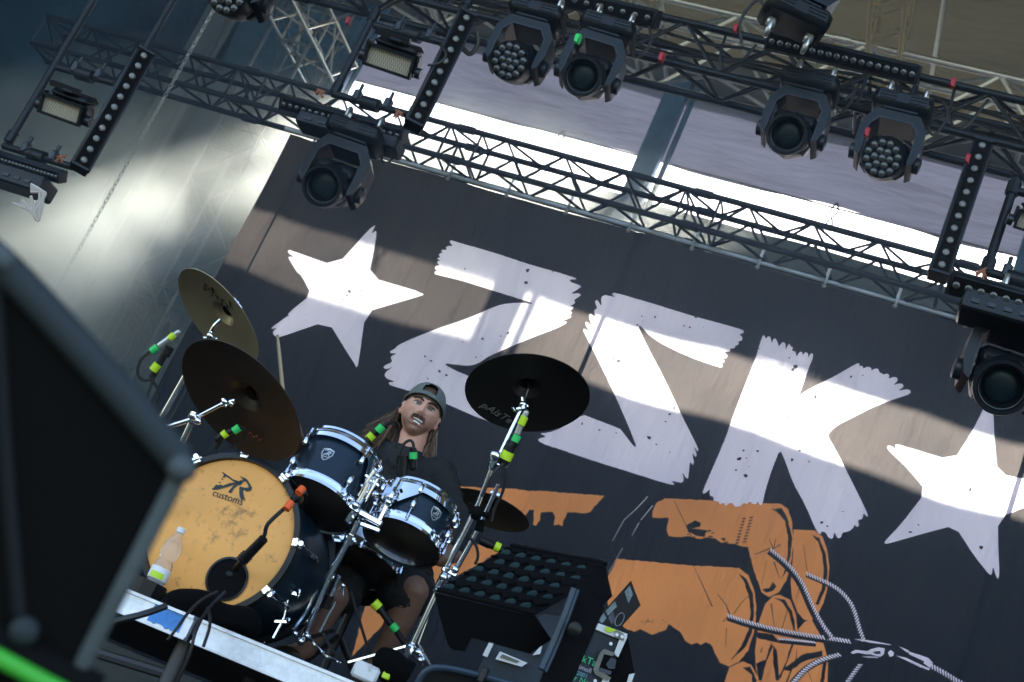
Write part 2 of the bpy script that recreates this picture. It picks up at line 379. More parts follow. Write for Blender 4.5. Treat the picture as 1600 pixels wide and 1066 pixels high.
for p, v in [([(690, 155), (745, 150), (775, 200), (802, 310), (792, 400), (765, 490), (738, 532), (762, 470), (777, 390), (780, 310), (765, 220), (740, 190), (715, 165)], 0),
             ([(640, 575), (680, 568), (700, 535), (718, 560), (700, 582), (665, 592)], 0),
             ([(515, 487), (560, 520), (595, 600), (600, 700), (590, 800), (555, 880), (475, 954), (530, 880), (572, 790), (582, 690), (570, 600), (545, 530)], 0),
             ([(905, 290), (945, 308), (980, 400), (988, 480), (975, 580), (940, 660), (922, 655), (955, 580), (967, 480), (960, 400), (940, 330)], 0),
             ([(705, 620), (760, 628), (800, 690), (815, 760), (822, 850), (800, 760), (780, 690), (745, 640)], 0),
             ([(245, 235), (290, 212), (320, 225), (315, 245), (270, 255), (350, 262), (340, 300), (290, 290), (250, 270)], 0),
             ([(75, 205), (150, 200), (138, 250), (95, 275), (80, 240)], 0),
             ([(605, 800), (700, 815), (740, 860), (620, 835)], 0), ([(820, 690), (868, 742), (830, 790)], 0),
             ([(610, 970), (660, 950), (690, 860), (700, 880), (665, 960), (640, 1060), (625, 1060)], 0),
             ([(700, 870), (720, 900), (735, 1060), (715, 1060), (700, 960)], 0), ([(800, 850), (810, 860), (760, 1000), (740, 1050), (730, 1040), (770, 960)], 0),
             ([(750, 1000), (860, 920), (960, 900), (960, 930), (860, 960), (790, 1010)], 0), ([(965, 960), (985, 950), (965, 1080), (945, 1080)], 0),
             ([(540, 990), (580, 985), (615, 1060), (590, 1100), (590, 1030)], 0), ([(480, 1050), (550, 1040), (540, 1110), (470, 1110)], 2)]:
    fill(rough(zp(p, *A), amp=1.5), v)
for p, w0, w1 in [([(178, 108), (225, 205), (268, 295)], 4, 7), ([(280, 452), (325, 545), (380, 668)], 3, 9), ([(408, 602), (450, 655), (475, 715)], 4, 10), ([(578, 602), (530, 650), (492, 705)], 3, 6),
                  ([(435, 748), (470, 715)], 5, 9), ([(455, 780), (450, 880)], 5, 3), ([(665, 425), (640, 550)], 3, 2), ([(705, 430), (735, 520)], 10, 2), ([(605, 392), (690, 358)], 5, 8), ([(680, 310), (700, 362)], 3, 8), ([(712, 310), (705, 362)], 3, 7),
                  ([(738, 340), (700, 365)], 8, 3), ([(860, 340), (880, 480)], 3, 4), ([(838, 570), (818, 632)], 4, 2), ([(690, 650), (708, 780)], 9, 3), ([(780, 670), (748, 780)], 4, 6), ([(-230, 60), (-130, 60)], 2, 2), ([(636, 910), (642, 885)], 8, 5), ([(880, 1000), (905, 1066)], 4, 4), ([(-135, 100), (-125, 160)], 2, 2)]:
    stroke(zp(p, *A), w0 * .55, w1 * .55)
for _ in range(46):                             # broken print on the sticks
    x = random.uniform(250, 460); y = 300 + random.gauss(0, 22) + (x - 250) * .12
    s_ = random.uniform(2, 9); fill(rough(zp([(x - s_ * 1.6, y), (x, y - s_ * .5), (x + s_ * 1.6, y), (x, y + s_ * .6)], *A)), 0)
for _ in range(30):
    x = random.uniform(-20, 150); y = 742 + random.gauss(0, 7); s_ = random.uniform(1, 5)
    fill(zp([(x - s_ * 2.4, y - 1), (x + s_ * 2, y), (x, y + s_ * .5)], *A), 0)
for k in range(9):                              # stamped lettering on the upper stick
    y = 200 + k * 16; x = 548 - k * 4.5
    fill(zp([(x - 10, y), (x + 4, y - 3), (x + 7, y + 8), (x - 4, y + 6), (x - 9, y + 10)], *A), 0)
    fill(zp([(x + 28, y - 4), (x + 48, y - 8), (x + 47, y - 1), (x + 36, y + 1), (x + 30, y + 5)], *A), 0)
def rope(pts, w0, back=14, dx=0, dy=0):
    q = zp(pts, *A)
    for _ in range(3):
        o = [q[0]]
        for a_, b_ in zip(q, q[1:]): o += [(a_[0] * .75 + b_[0] * .25, a_[1] * .75 + b_[1] * .25), (a_[0] * .25 + b_[0] * .75, a_[1] * .25 + b_[1] * .75)]
        q = o + [q[-1]]
    g_ = PPM / 230; w0 *= g_
    if back: stroke([(x + dx * g_, y + dy * g_) for x, y in q], back * g_, back * g_, 0)
    d = 0; nxt = 0
    for (xa, ya), (xb, yb) in zip(q, q[1:]):
        L = math.hypot(xb - xa, yb - ya)
        if L < .01: continue
        ux, uy = (xb - xa) / L, (yb - ya) / L
        while nxt < d + L:
            t = nxt - d; cx, cy = xa + ux * t, ya + uy * t; h = w0 / 2
            a_ = (cx - uy * h - ux * 6, cy + ux * h - uy * 6); b_ = (cx + uy * h + ux * 6, cy - ux * h + uy * 6)
            stroke([a_, b_], 6.6, 3.4, 1); nxt += 11.5
        d += L
def EA(pts): return [((1200 + x / 4 - 1000) * 3.372, (850 + y / 4 - 750) * 3.372) for x, y in pts]
rope([(735, 838), (850, 850), (930, 858)], 6, 16, 0, -6)
rope([(465, 715), (600, 760), (800, 806), (1000, 838)] + EA([(380, 592), (510, 612)]), 12, 18, 0, -8)
rope([(690, 370), (745, 412), (805, 470), (860, 545), (910, 670), (960, 765), (1010, 830)], 11, 19, -6, -6)
rope([(880, 495), (980, 540)] + EA([(370, 245), (440, 285), (510, 360), (545, 440), (565, 520), (595, 600)]), 11, 12, -2, -5)
rope(EA([(150, 880), (210, 810), (260, 765), (340, 722), (460, 690)]), 12, 20, -4, -6)
rope(EA([(470, 900), (530, 815), (580, 750)]), 11, 9)
rope(EA([(1025, 768), (1100, 808), (1210, 870), (1330, 930)]), 14, 0)
E_ = (1200, 850, 4)
for p in [[(535, 597), (600, 600), (760, 628), (770, 634), (640, 618)], [(515, 680), (545, 664), (620, 672), (640, 660), (690, 648), (728, 655), (722, 690), (700, 706), (640, 690), (610, 690), (560, 680), (530, 688)],
          [(748, 680), (765, 665), (785, 680), (782, 700), (760, 706)], [(580, 704), (680, 706), (690, 712), (620, 710)], [(815, 640), (880, 668), (870, 680)], [(875, 672), (1000, 715), (1032, 748), (985, 738), (880, 690)],
          [(800, 700), (860, 712), (965, 762), (960, 775), (850, 722)], [(960, 760), (1010, 780), (1004, 790), (965, 775)], [(985, 728), (1020, 750), (1012, 775), (970, 745)]]:
    fill(zp(p, *E_), 1)
fill(zp([(650, 675), (700, 668), (705, 690), (670, 690)], *E_), 0)
for p in [([(945, 250 - 60), (1050, 110)], 0)]: pass
for p, w0, w1 in [([(840, 350), (900, 240), (960, 185), (1020, 120)], 1.2, 3), ([(940, 320), (975, 255)], 1, 2.5), ([(985, 240), (1046, 165)], 2, 3), ([(820, 510), (892, 385)], .8, 1.2)]:
    stroke(zp(p, 700, 740, 3.27), w0, w1, 1)
# ---- lettering and stars
LET = [
 ([(740, 90), (733, 102), (712, 148), (745, 122), (740, 180), (696, 408), (985, 490), (1000, 500), (1035, 512), (1020, 520), (880, 563), (676, 626), (632, 955), (620, 970), (610, 945), (570, 885), (443, 678), (125, 782), (120, 770), (105, 760), (103, 738), (133, 718), (95, 724), (92, 718), (190, 650), (203, 648), (195, 632), (343, 517), (280, 400), (250, 375), (205, 300), (197, 280), (236, 283), (198, 258), (195, 242), (210, 240), (494, 343), (700, 115)], 400, 330, 3.947),
 ([(465, 68), (470, 60), (500, 68), (780, 150), (930, 200), (1100, 250), (1215, 288), (1222, 296), (1175, 296), (1190, 315), (1240, 332), (1248, 340), (1240, 348), (1183, 384), (1235, 380), (1248, 388), (1240, 398), (1205, 420), (1215, 432), (1205, 445), (1178, 457), (1207, 462), (1195, 478), (1175, 487), (1195, 492), (1190, 505), (1170, 508), (1192, 518), (1185, 526), (1130, 547), (1165, 550), (1160, 560), (1100, 590), (960, 640), (830, 690), (700, 745), (640, 785), (600, 800), (560, 803), (420, 788), (500, 835), (585, 868), (780, 930), (961, 995), (920, 1100), (903, 1188), (658, 1125), (445, 1034), (340, 990), (230, 960), (110, 925), (105, 910), (148, 906), (95, 888), (80, 868), (92, 848), (135, 815), (95, 832), (75, 826), (80, 812), (130, 790), (118, 762), (128, 752), (157, 737), (117, 737), (113, 727), (145, 710), (155, 695), (180, 680), (250, 645), (400, 580), (560, 525), (740, 450), (800, 436), (900, 433), (955, 443), (960, 436), (900, 415), (830, 392), (700, 350), (540, 300), (400, 266), (376, 260), (375, 248), (393, 240), (376, 228), (383, 212), (410, 208), (393, 197), (393, 184), (415, 179), (392, 172), (395, 164), (414, 160), (402, 150), (405, 138), (427, 137), (415, 126), (420, 115), (450, 119), (442, 102), (455, 94), (487, 95)], 580, 360, 3.808),
 ([(400, 85), (410, 78), (430, 85), (600, 135), (780, 190), (900, 220), (1010, 252), (1013, 265), (990, 272), (1005, 285), (1005, 300), (985, 305), (990, 318), (970, 325), (972, 335), (945, 338), (950, 350), (918, 352), (936, 368), (930, 382), (905, 385), (925, 395), (912, 405), (888, 400), (915, 412), (910, 425), (890, 420), (800, 390), (700, 350), (620, 310), (570, 275), (545, 245), (530, 232), (525, 242), (560, 320), (640, 470), (720, 640), (790, 780), (803, 808), (800, 820), (777, 788), (795, 830), (790, 845), (775, 822), (777, 850), (782, 862), (778, 882), (763, 862), (757, 920), (755, 942), (745, 940), (727, 910), (735, 950), (725, 962), (705, 958), (675, 952), (692, 968), (685, 973), (600, 950), (480, 910), (350, 870), (200, 820), (65, 770), (60, 758), (75, 752), (94, 748), (90, 740), (68, 732), (100, 728), (180, 700), (270, 648), (300, 660), (440, 713), (450, 725), (500, 790), (512, 797), (515, 790), (480, 700), (400, 520), (300, 315), (271, 262), (273, 250), (302, 270), (280, 228), (285, 218), (312, 240), (296, 192), (303, 180), (326, 197), (320, 165), (336, 155), (324, 127), (333, 115), (355, 147), (352, 105), (370, 92), (395, 95), (420, 101)], 820, 430, 2.961),
 ([(318, 122), (310, 130), (280, 230), (200, 430), (140, 600), (50, 805), (50, 818), (62, 815), (82, 795), (79, 825), (98, 832), (97, 850), (118, 850), (124, 865), (142, 855), (150, 872), (172, 855), (182, 862), (192, 876), (215, 872), (232, 856), (240, 866), (258, 850), (265, 862), (284, 865), (290, 850), (300, 868), (310, 868), (325, 800), (350, 720), (388, 622), (410, 670), (445, 770), (500, 870), (545, 975), (565, 1000), (571, 983), (590, 990), (600, 1010), (615, 1018), (622, 1010), (626, 985), (640, 1015), (655, 1012), (662, 990), (690, 985), (710, 970), (714, 953), (725, 967), (735, 960), (729, 935), (750, 930), (754, 903), (770, 922), (775, 915), (740, 840), (690, 740), (650, 660), (610, 590), (597, 565), (610, 545), (640, 520), (720, 480), (800, 440), (880, 410), (945, 388), (961, 378), (960, 368), (945, 362), (903, 371), (930, 352), (926, 340), (910, 338), (883, 346), (905, 325), (900, 312), (885, 310), (863, 319), (868, 302), (855, 295), (845, 301), (823, 290), (820, 278), (810, 272), (788, 283), (788, 270), (770, 265), (753, 275), (750, 262), (733, 262), (738, 252), (728, 250), (700, 265), (640, 300), (560, 340), (500, 370), (470, 392), (485, 350), (510, 280), (532, 225), (533, 210), (525, 205), (509, 230), (512, 208), (500, 200), (489, 216), (485, 200), (475, 200), (460, 223), (457, 198), (440, 196), (445, 180), (435, 175), (428, 162), (413, 192), (412, 162), (400, 155), (383, 176), (378, 158), (368, 138), (360, 142), (353, 162), (345, 130), (335, 130), (327, 142)], 1080, 480, 2.806),
 ([(455, 330), (465, 400), (468, 500), (481, 632), (640, 655), (735, 680), (700, 705), (640, 740), (482, 792), (487, 960), (488, 1010), (484, 1028), (478, 1020), (465, 975), (461, 1005), (455, 1012), (400, 950), (318, 825), (200, 858), (70, 897), (52, 898), (55, 888), (110, 830), (212, 697), (140, 610), (68, 542), (62, 528), (75, 525), (104, 545), (93, 530), (95, 521), (110, 522), (313, 583), (380, 480)], 1360, 480, 2.4227)]
for p, ox, oy, s_ in LET: fill(soft(zp(p, ox, oy, s_)), 1)
CR = [(930, 240, 14, 0), (920, 310, 13, 0), (557, 230, 6, 0), (1078, 248, 5, 0), (640, 520, 6, 0), (660, 640, 9, 0), (812, 610, 9, 0), (768, 628, 6, 0), (620, 752, 6, 0), (655, 745, 5, 0), (320, 750, 8, 0), (355, 778, 8, 0), (405, 838, 10, 0), (445, 862, 10, 0), (335, 885, 7, 0), (540, 660, 5, 0), (705, 645, 5, 0), (700, 412, 4, 0)]
def crumbs(L, ox, oy, s_, k=1.0):
    for x, y, r_, _ in L:
        n = random.randint(5, 8); a0 = random.random() * 6
        pts = [(x + r_ * k * random.uniform(.5, 1.35) * math.cos(a0 + i * 6.283 / n), y + r_ * k * random.uniform(.4, 1.2) * math.sin(a0 + i * 6.283 / n)) for i in range(n)]
        fill(rough(zp(pts, ox, oy, s_), amp=1.2), 0)
        for _ in range(2):
            xx, yy, rr = x + random.gauss(0, r_ * 2.2), y + random.gauss(0, r_ * 2), r_ * random.uniform(.1, .3)
            fill(zp([(xx - rr, yy), (xx, yy - rr), (xx + rr, yy), (xx, yy + rr)], ox, oy, s_), 0)
crumbs(CR, 580, 360, 3.808)
crumbs([(575, 498, 14, 0), (560, 525, 7, 0), (537, 547, 6, 0), (520, 568, 5, 0), (608, 475, 6, 0), (645, 495, 7, 0), (205, 655, 4, 0), (230, 660, 5, 0), (300, 642, 6, 0), (295, 292, 4, 0), (480, 372, 3, 0)], 400, 330, 3.947)
crumbs([(540, 190, 6, 0), (600, 193, 7, 0), (545, 215, 4, 0), (520, 232, 6, 0), (735, 232, 6, 0), (762, 240, 6, 0), (790, 195, 5, 0), (410, 392, 8, 0), (435, 402, 12, 0), (690, 615, 8, 0), (670, 645, 7, 0), (652, 680, 7, 0), (575, 752, 13, 0), (608, 785, 7, 0), (265, 690, 7, 0), (345, 718, 6, 0), (422, 732, 4, 0), (670, 822, 4, 0), (825, 240, 4, 0)], 820, 430, 2.961)
crumbs([(430, 225, 6, 0), (455, 262, 12, 0), (445, 275, 9, 0), (452, 300, 4, 0), (497, 257, 3, 0), (700, 307, 7, 0), (752, 303, 5, 0), (545, 395, 10, 0), (570, 376, 5, 0), (425, 483, 7, 0), (228, 628, 7, 0), (210, 665, 11, 0), (240, 660, 5, 0), (290, 630, 8, 0), (195, 715, 7, 0), (238, 738, 10, 0), (475, 630, 6, 0), (440, 672, 9, 0), (515, 680, 5, 0), (663, 898, 5, 0), (570, 945, 8, 0), (595, 962, 6, 0), (300, 183, 4, 0)], 1080, 480, 2.806)
crumbs([(372, 518, 4, 0), (457, 590, 4, 0), (445, 625, 5, 0), (378, 690, 12, 0), (410, 718, 5, 0), (130, 800, 5, 0), (150, 852, 7, 0), (180, 825, 5, 0), (420, 908, 8, 0), (470, 568, 4, 0), (243, 580, 4, 0)], 1360, 480, 2.4227)
def chan(v): return (img == v).reshape(H, SS, W, SS).mean((1, 3))
px_ = np.ones((H, W, 4), np.float32); px_[..., 0] = chan(1); px_[..., 1] = chan(2); px_[..., 2] = 0
im = bpy.data.images.new('banner_print', W, H, float_buffer=False); im.colorspace_settings.name = 'Non-Color'
im.pixels.foreach_set(px_.ravel()); im.update(); im.pack()
def banner_mat():
    m = bpy.data.materials.new('banner_cloth'); m.use_nodes = True; t = m.node_tree; t.nodes.clear(); N = t.nodes.new; Lk = t.links.new
    out = N('ShaderNodeOutputMaterial'); tx = N('ShaderNodeTexImage'); tx.image = im; tx.extension = 'EXTEND'
    tc = N('ShaderNodeTexCoord'); Lk(tc.outputs['UV'], tx.inputs[0]); sp = N('ShaderNodeSeparateColor'); Lk(tx.outputs[0], sp.inputs[0])
    nz = N('ShaderNodeTexNoise'); nz.inputs['Scale'].default_value = .9; nz.inputs['Detail'].default_value = 6; Lk(tc.outputs['Object'], nz.inputs[0])
    rp = N('ShaderNodeValToRGB'); Lk(nz.outputs[0], rp.inputs[0])
    rp.color_ramp.elements[0].position = .3; rp.color_ramp.elements[1].position = .72; rp.color_ramp.elements[0].color = (.74, .76, .8, 1); rp.color_ramp.elements[1].color = (1.14, 1.12, 1.1, 1)
    def tri(c0, c1, c2):
        a_ = N('ShaderNodeMix'); a_.data_type = 'RGBA'; a_.inputs[6].default_value = (*c0, 1); a_.inputs[7].default_value = (*c1, 1); Lk(sp.outputs[0], a_.inputs[0])
        b_ = N('ShaderNodeMix'); b_.data_type = 'RGBA'; b_.inputs[7].default_value = (*c2, 1); Lk(sp.outputs[1], b_.inputs[0]); Lk(a_.outputs[2], b_.inputs[6])
        c_ = N('ShaderNodeMix'); c_.data_type = 'RGBA'; c_.blend_type = 'MULTIPLY'; c_.inputs[0].default_value = 1; Lk(b_.outputs[2], c_.inputs[6]); Lk(rp.outputs[0], c_.inputs[7])
        return c_.outputs[2]
    d = N('ShaderNodeBsdfDiffuse'); tr = N('ShaderNodeBsdfTranslucent'); ad = N('ShaderNodeAddShader')
    Lk(tri((.008, .0105, .0145), (.90, .74, .86), (.86, .29, .085)), d.inputs[0]); Lk(tri((.064, .056, .050), (.62, .6, .58), (.3, .13, .05)), tr.inputs[0])
    wv = N('ShaderNodeTexNoise'); wv.inputs['Scale'].default_value = 90; Lk(tc.outputs['Object'], wv.inputs[0])
    fo = N('ShaderNodeTexNoise'); fo.inputs['Scale'].default_value = 1.6; fo.inputs['Detail'].default_value = 5; fm = N('ShaderNodeMapping'); fm.inputs['Scale'].default_value = (1.6, 1, .35); fm.inputs['Rotation'].default_value = (0, .5, 0)
    Lk(tc.outputs['Object'], fm.inputs[0]); Lk(fm.outputs[0], fo.inputs[0]); b0 = N('ShaderNodeBump'); b0.inputs['Strength'].default_value = .9; b0.inputs['Distance'].default_value = .2; Lk(fo.outputs[0], b0.inputs['Height'])
    bp = N('ShaderNodeBump'); bp.inputs['Strength'].default_value = .25; bp.inputs['Distance'].default_value = .004; Lk(wv.outputs[0], bp.inputs['Height']); Lk(b0.outputs[0], bp.inputs['Normal']); Lk(bp.outputs[0], tr.inputs['Normal'])
    Lk(bp.outputs[0], d.inputs['Normal']); Lk(d.outputs[0], ad.inputs[0]); Lk(tr.outputs[0], ad.inputs[1]); Lk(ad.outputs[0], out.inputs[0])
    return m
M_banner = banner_mat()
bn = thing('stage_banner', 'huge black stage banner printed with white ZSK letters, two stars and orange dynamite', 'banner', (-1.2, YB, FLOOR))
NU, NV = 120, 60
def seamx(x): return min(abs(x - c) for c in (-5.8, -2.85, .343, 3.5))
cl = sheet('banner_cloth', lambda u, v: (BX0 + (BX1 - BX0) * u, YB + .018 * wav(u * 10, v * 4) + .02 * math.exp(-(seamx(BX0 + (BX1 - BX0) * u) / .05) ** 2), BZ0 + (BZ1 - BZ0) * v), NU * 2, NV, M_banner, parent=bn)
uvl = cl.data.uv_layers.new(name='UVMap')
vi = np.zeros(len(cl.data.loops), np.int32); cl.data.loops.foreach_get('vertex_index', vi)
co = np.zeros(len(cl.data.vertices) * 3, np.float32); cl.data.vertices.foreach_get('co', co); co = co.reshape(-1, 3)[vi] + np.array(bn.location)
uv = np.stack([(co[:, 0] - BX0) / (BX1 - BX0), (co[:, 2] - BZ0) / (BZ1 - BZ0)], 1).astype(np.float32)
uvl.data.foreach_set('uv', uv.ravel())
for x in (-2.85, .343):
    b = MB(); b.box((x, YB + .05, (BZ0 + BZ1) / 2), (.035, .004, BZ1 - BZ0)); b.build('seam', M_blackmat, bn)
b = MB(); b.tube((BX0 + .25, YB - .03, BZ0), (BX0 + .25, YB - .03, BZ1 + .1), .008); b.build('pull_cord', M_cable, bn)
rl = thing('banner_rail', 'thin silver pipe under the rear truss carrying the ZSK banner', 'pipe', (-1, YB, BZ1))
b = MB(); b.tube((BX0 - .05, YB - .03, BZ1 + .02), (BX1, YB - .03, BZ1 + .02), .017, n=10); b.build('pipe', mat('pale_pipe', (.7, .74, .74), .4, .5), rl)
for i, (x, y) in enumerate([(592, 245), (706, 278), (796, 305), (888, 333), (985, 361), (1084, 388), (1186, 417), (1289, 447), (1400, 477), (1509, 508)]):
    q = P(x, y, YB); b = MB(); b.tube((q.x, YB - .06, BZ1 - .03), (q.x, YB - .06, BZ1 + .13), .012); b.ell((q.x, YB - .06, BZ1 - .035), (.018, .018, .018)); b.build('clamp', M_silver, rl)

# ---------------------------------------------------------------- trusses
def truss(name, label, p, u, L, s, down, back, m, period=.5, cr=.025, dr=.011, group=None, faces=4, diag=None):
    """p: front-top corner, u: long axis, down/back: unit vectors of the section"""
    p = Vector(p); u = Vector(u).normalized(); dn = Vector(down) * s; bk = Vector(back) * s
    t = thing(name, label, 'truss', p, group)
    cs = [p, p + bk, p + dn, p + dn + bk]
    for c in cs:
        b = MB(); b.tube(c, c + u * L, cr, n=10); b.build('chord', m, t)
    for a, c in [(cs[0], cs[2]), (cs[1], cs[3]), (cs[0], cs[1]), (cs[2], cs[3])][:faces]:
        b = MB(); n = int(L / period * 2); st = L / n
        for i in range(n):
            q0 = (a if i % 2 == 0 else c) + u * (st * i); q1 = (c if i % 2 == 0 else a) + u * (st * (i + 1)); b.tube(q0, q1, dr, n=6, cap=False)
        for x in np.arange(0, L + .01, 2.0):
            x = min(x, L); b.tube(a + u * x, c + u * x, dr, n=6, cap=False)
            if 0 < x < L: b.tube(a + u * (x + .28), c + u * (x + .28), dr, n=6, cap=False)
        b.build('bracing', m, t)
    b = MB()
    for x in np.arange(2.14, L, 2.0):
        for c in cs: b = MB(); b.tube(c + u * (x - .07), c + u * (x + .07), cr * 1.35, n=10); b.build('coupler', m, t)
    return t
UX = (1, 0, 0); DN = (0, 0, -1); BK = (0, 1, 0)
q0 = P(72, 28, 9.78)
truss('lighting_truss', 'black box truss running along the top of the banner', (q0.x, 9.78, 6.583), UX, 12, .29, DN, BK, M_trussblk, group='black lighting trusses')
mt0 = P(1465, 127, 7.5)
truss('lighting_truss', 'black box truss carrying the upper row of moving lights', (-9.2, 7.5, mt0.z), UX, 11.5, .305, DN, BK, M_trussblk, period=.62, dr=.013, group='black lighting trusses')
s0 = P(1360, 72, 12)
truss('roof_truss', 'bare aluminium roof truss high behind the upper row of lights', (-8.4, 12, s0.z), UX, 14, .72, DN, (0, .6, 0), M_silver, period=1.25, cr=.035, dr=.02, group='aluminium roof trusses')
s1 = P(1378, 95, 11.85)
truss('roof_truss', 'aluminium truss coming forward under the olive roof at the top right', (s1.x - .14, 4, s1.z + .3), (0, 1, 0), 7.85, .3, DN, (1, 0, 0), mat('sun_tinted_aluminium', (.62, .48, .24), .4, .6), period=.5, group='aluminium roof trusses')  # gold base colour stands in for warm sunlight on plain aluminium
s2 = P(440, 60, 13)
M_dull = mat('dull_aluminium', (.16, .17, .18), .5, .6, var=.2, vs=12)
def tower(x, y, s_, z0, z1, label, per=.9):
    return truss('scaffold_tower', label, (x, y, z0), (0, 0, 1), z1 - z0, s_, (1, 0, 0), BK, M_dull, period=per, cr=.022, dr=.011, group='aluminium towers in the left corner')
tower(s2.x - .2, 13, .55, FLOOR, 10.2, 'aluminium lattice tower at the top left behind the black trusses', 1.1)
q = P(190, 500, 13.6); tower(q.x, 13.6, .5, FLOOR, 5.4, 'dim aluminium lattice tower low behind the cymbals in the smoke', .8)
truss('roof_truss', 'thin aluminium truss joining the left tower to the roof', (s2.x, 5, 9.2), (0, 1, 0), 9, .45, DN, (1, 0, 0), M_silver, period=.9, cr=.022, dr=.014, group='aluminium roof trusses')
# ================================================================ stage lights
M_body = mat('fixture_black', (.004, .006, .009), .4, spec=.35, rv=.12, vs=18, bump=.05)
M_body2 = mat('fixture_grey_edge', (.008, .012, .018), .38)
M_led = mat('led_lens', (.06, .065, .07), .12, .2, coat=1)
M_strobe = bpy.data.materials.new('strobe_panel'); M_strobe.use_nodes = True
def _strobe():
    t = M_strobe.node_tree; b = t.nodes['Principled BSDF']; tc = t.nodes.new('ShaderNodeTexCoord'); mp = t.nodes.new('ShaderNodeMapping')
    mp.inputs['Scale'].default_value = (150, 150, 150); ck = t.nodes.new('ShaderNodeTexChecker'); ck.inputs['Scale'].default_value = 1
    ck.inputs[1].default_value = (.42, .38, .31, 1); ck.inputs[2].default_value = (.16, .145, .115, 1)
    t.links.new(tc.outputs['Object'], mp.inputs[0]); t.links.new(mp.outputs[0], ck.inputs[0]); t.links.new(ck.outputs[0], b.inputs['Base Color'])
    b.inputs['Roughness'].default_value = .5
_strobe()
def head_axes(tilt):                            # optical axis in local space: towards -y and down
    a = Vector((0, -math.cos(tilt), -math.sin(tilt))); u = Vector((0, -math.sin(tilt), math.cos(tilt)))
    return Matrix((Vector((1, 0, 0)), u, a)).transposed(), a, u
def moving_head(name, kind, tilt, label, M):
    """hung from z=0 downwards; front towards -y"""
    t = thing(name, label, 'stage light', (0, 0, 0), 'moving head lights hung from the trusses')
    b = MB(); b.box((0, 0, -.10), (.36, .26, .12), bevel=.03); b.box((0, 0, -.165), (.22, .2, .03), bevel=.01)
    for k in range(3):
        for sx in (-1, 1): b.box((sx * .09, -.132, -.075 - k * .022), (.1, .006, .01))
    b.build('base', M_body, t)
    for sx in (-1, 1):
        b = MB(); b.box((sx * .11, 0, -.02), (.05, .05, .05), bevel=.01); b.path([(sx * .11, -.03, 0), (sx * .11, -.035, .05), (sx * .11, 0, .075), (sx * .11, .035, .05), (sx * .11, .03, 0)], .012, smooth=1)
        b.build('clamp', M_silver, t)
    b = MB()                                    # yoke: chamfered U
    out = [(-.15, -.53), (-.175, -.51), (-.195, -.42), (-.19, -.28), (-.13, -.185), (.13, -.185), (.19, -.28), (.195, -.42), (.175, -.51), (.15, -.53)]
    inn = [(-.142, -.53), (-.146, -.51), (-.148, -.42), (-.145, -.30), (-.10, -.24), (.10, -.24), (.145, -.30), (.148, -.42), (.146, -.51), (.142, -.53)]
    for i in range(len(out) - 1):
        quad = [out[i], out[i + 1], inn[i + 1], inn[i]]
        b.prism([(x, -.10, z) for x, z in quad], (0, .20, 0))
    b.build('yoke', M_body, t)
    b = MB()
    for i in range(1, len(out) - 2):
        b.prism([(x, -.104, z) for x, z in [(inn[i][0], inn[i][1]), (inn[i + 1][0], inn[i + 1][1]), (inn[i + 1][0] * .965, inn[i + 1][1] - .008), (inn[i][0] * .965, inn[i][1] - .008)]], (0, .004, 0))
    b.build('yoke_trim', M_body2, t)
    B, a, u = head_axes(tilt); c = Vector((0, 0, -.46))
    if kind == 'wash':
        b = MB(); b.lathe([(.06, -.15), (.12, -.14), (.138, -.06), (.136, .03), (.126, .13), (.12, .14)], c, a, 36)
        b.box(c - a * .04 + u * .0, (.27, .22, .16), B, .04); b.build('head', M_body, t)
        b = MB(); b.disc(c + a * .138, a, .117, .004, 36); b.build('lens_plate', M_blackmat, t)
        pts = [(0, 0)] + [(.046 * math.cos(k * math.pi / 3), .046 * math.sin(k * math.pi / 3)) for k in range(6)] + [(.092 * math.cos(k * math.pi / 6 + .26), .092 * math.sin(k * math.pi / 6 + .26)) for k in range(12)]
        for x, y in pts:
            b = MB(); o = c + B @ Vector((x, y, .141)); b.lathe([(.021, 0), (.0225, .005), (.019, .009)], o, a, 14)
            b.ell(o + a * .007, (.018, .018, .008), B, 12, 6); b.build('lens', M_led, t)
    else:
        b = MB(); b.lathe([(.08, -.2), (.12, -.18), (.146, -.08), (.147, .02), (.135, .06)], c, a, 8); b.box(c + u * .08 - a * .03, (.26, .12, .16), B, .03); b.build('head', M_body, t)
        b = MB(); b.lathe([(.128, .05), (.13, .15), (.125, .17), (.108, .17), (.104, .15), (.092, .13), (.088, .10)], c, a, 36); b.build('lens_barrel', M_body, t)
        for q in (.110, .097):
            b = MB(); b.lathe([(q, .135 + (.11 - q)), (q + .004, .15), (q + .007, .135)], c, a, 36, close=True); b.build('lens_ring', M_body2, t)
        b = MB(); b.ell(c + a * .10, (.085, .085, .035), B, 28, 10); b.build('lens', M_lens, t)
        for sx in (-1, 1): b = MB(); b.prism([c + B @ Vector(p) for p in [(sx * .128, -.04, .055), (sx * .128, .04, .055), (sx * .1, .075, .055), (sx * .1, -.075, .055)]], a * .05); b.build('heat_vent', M_body2, t)
    for sx in (-1, 1):
        b = MB(); b.lathe([(.05, 0), (.05, .035), (.035, .042)], (sx * .175, 0, -.46), (sx, 0, 0), 16); b.build('pivot', M_body2, t)
    b = MB(); b.path([(.15, .05, -.1), (.22, .09, -.2), (.27, .1, .0), (.2, .12, .1)], .009, smooth=2); b.build('cable', M_cable, t)
    t.matrix_world = M; return t
def hang(px, py, z, pan=0, s=1.0, flip=0):
    """local origin under the truss, aimed at the pit"""
    o = D(px, py, z); R = Matrix.Rotation(math.radians(pan), 3, 'Z')
    if flip: R = R @ Matrix.Rotation(math.pi, 3, 'Y')
    M = R.to_4x4(); M = M @ Matrix.Scale(s, 4); M.translation = o; return M
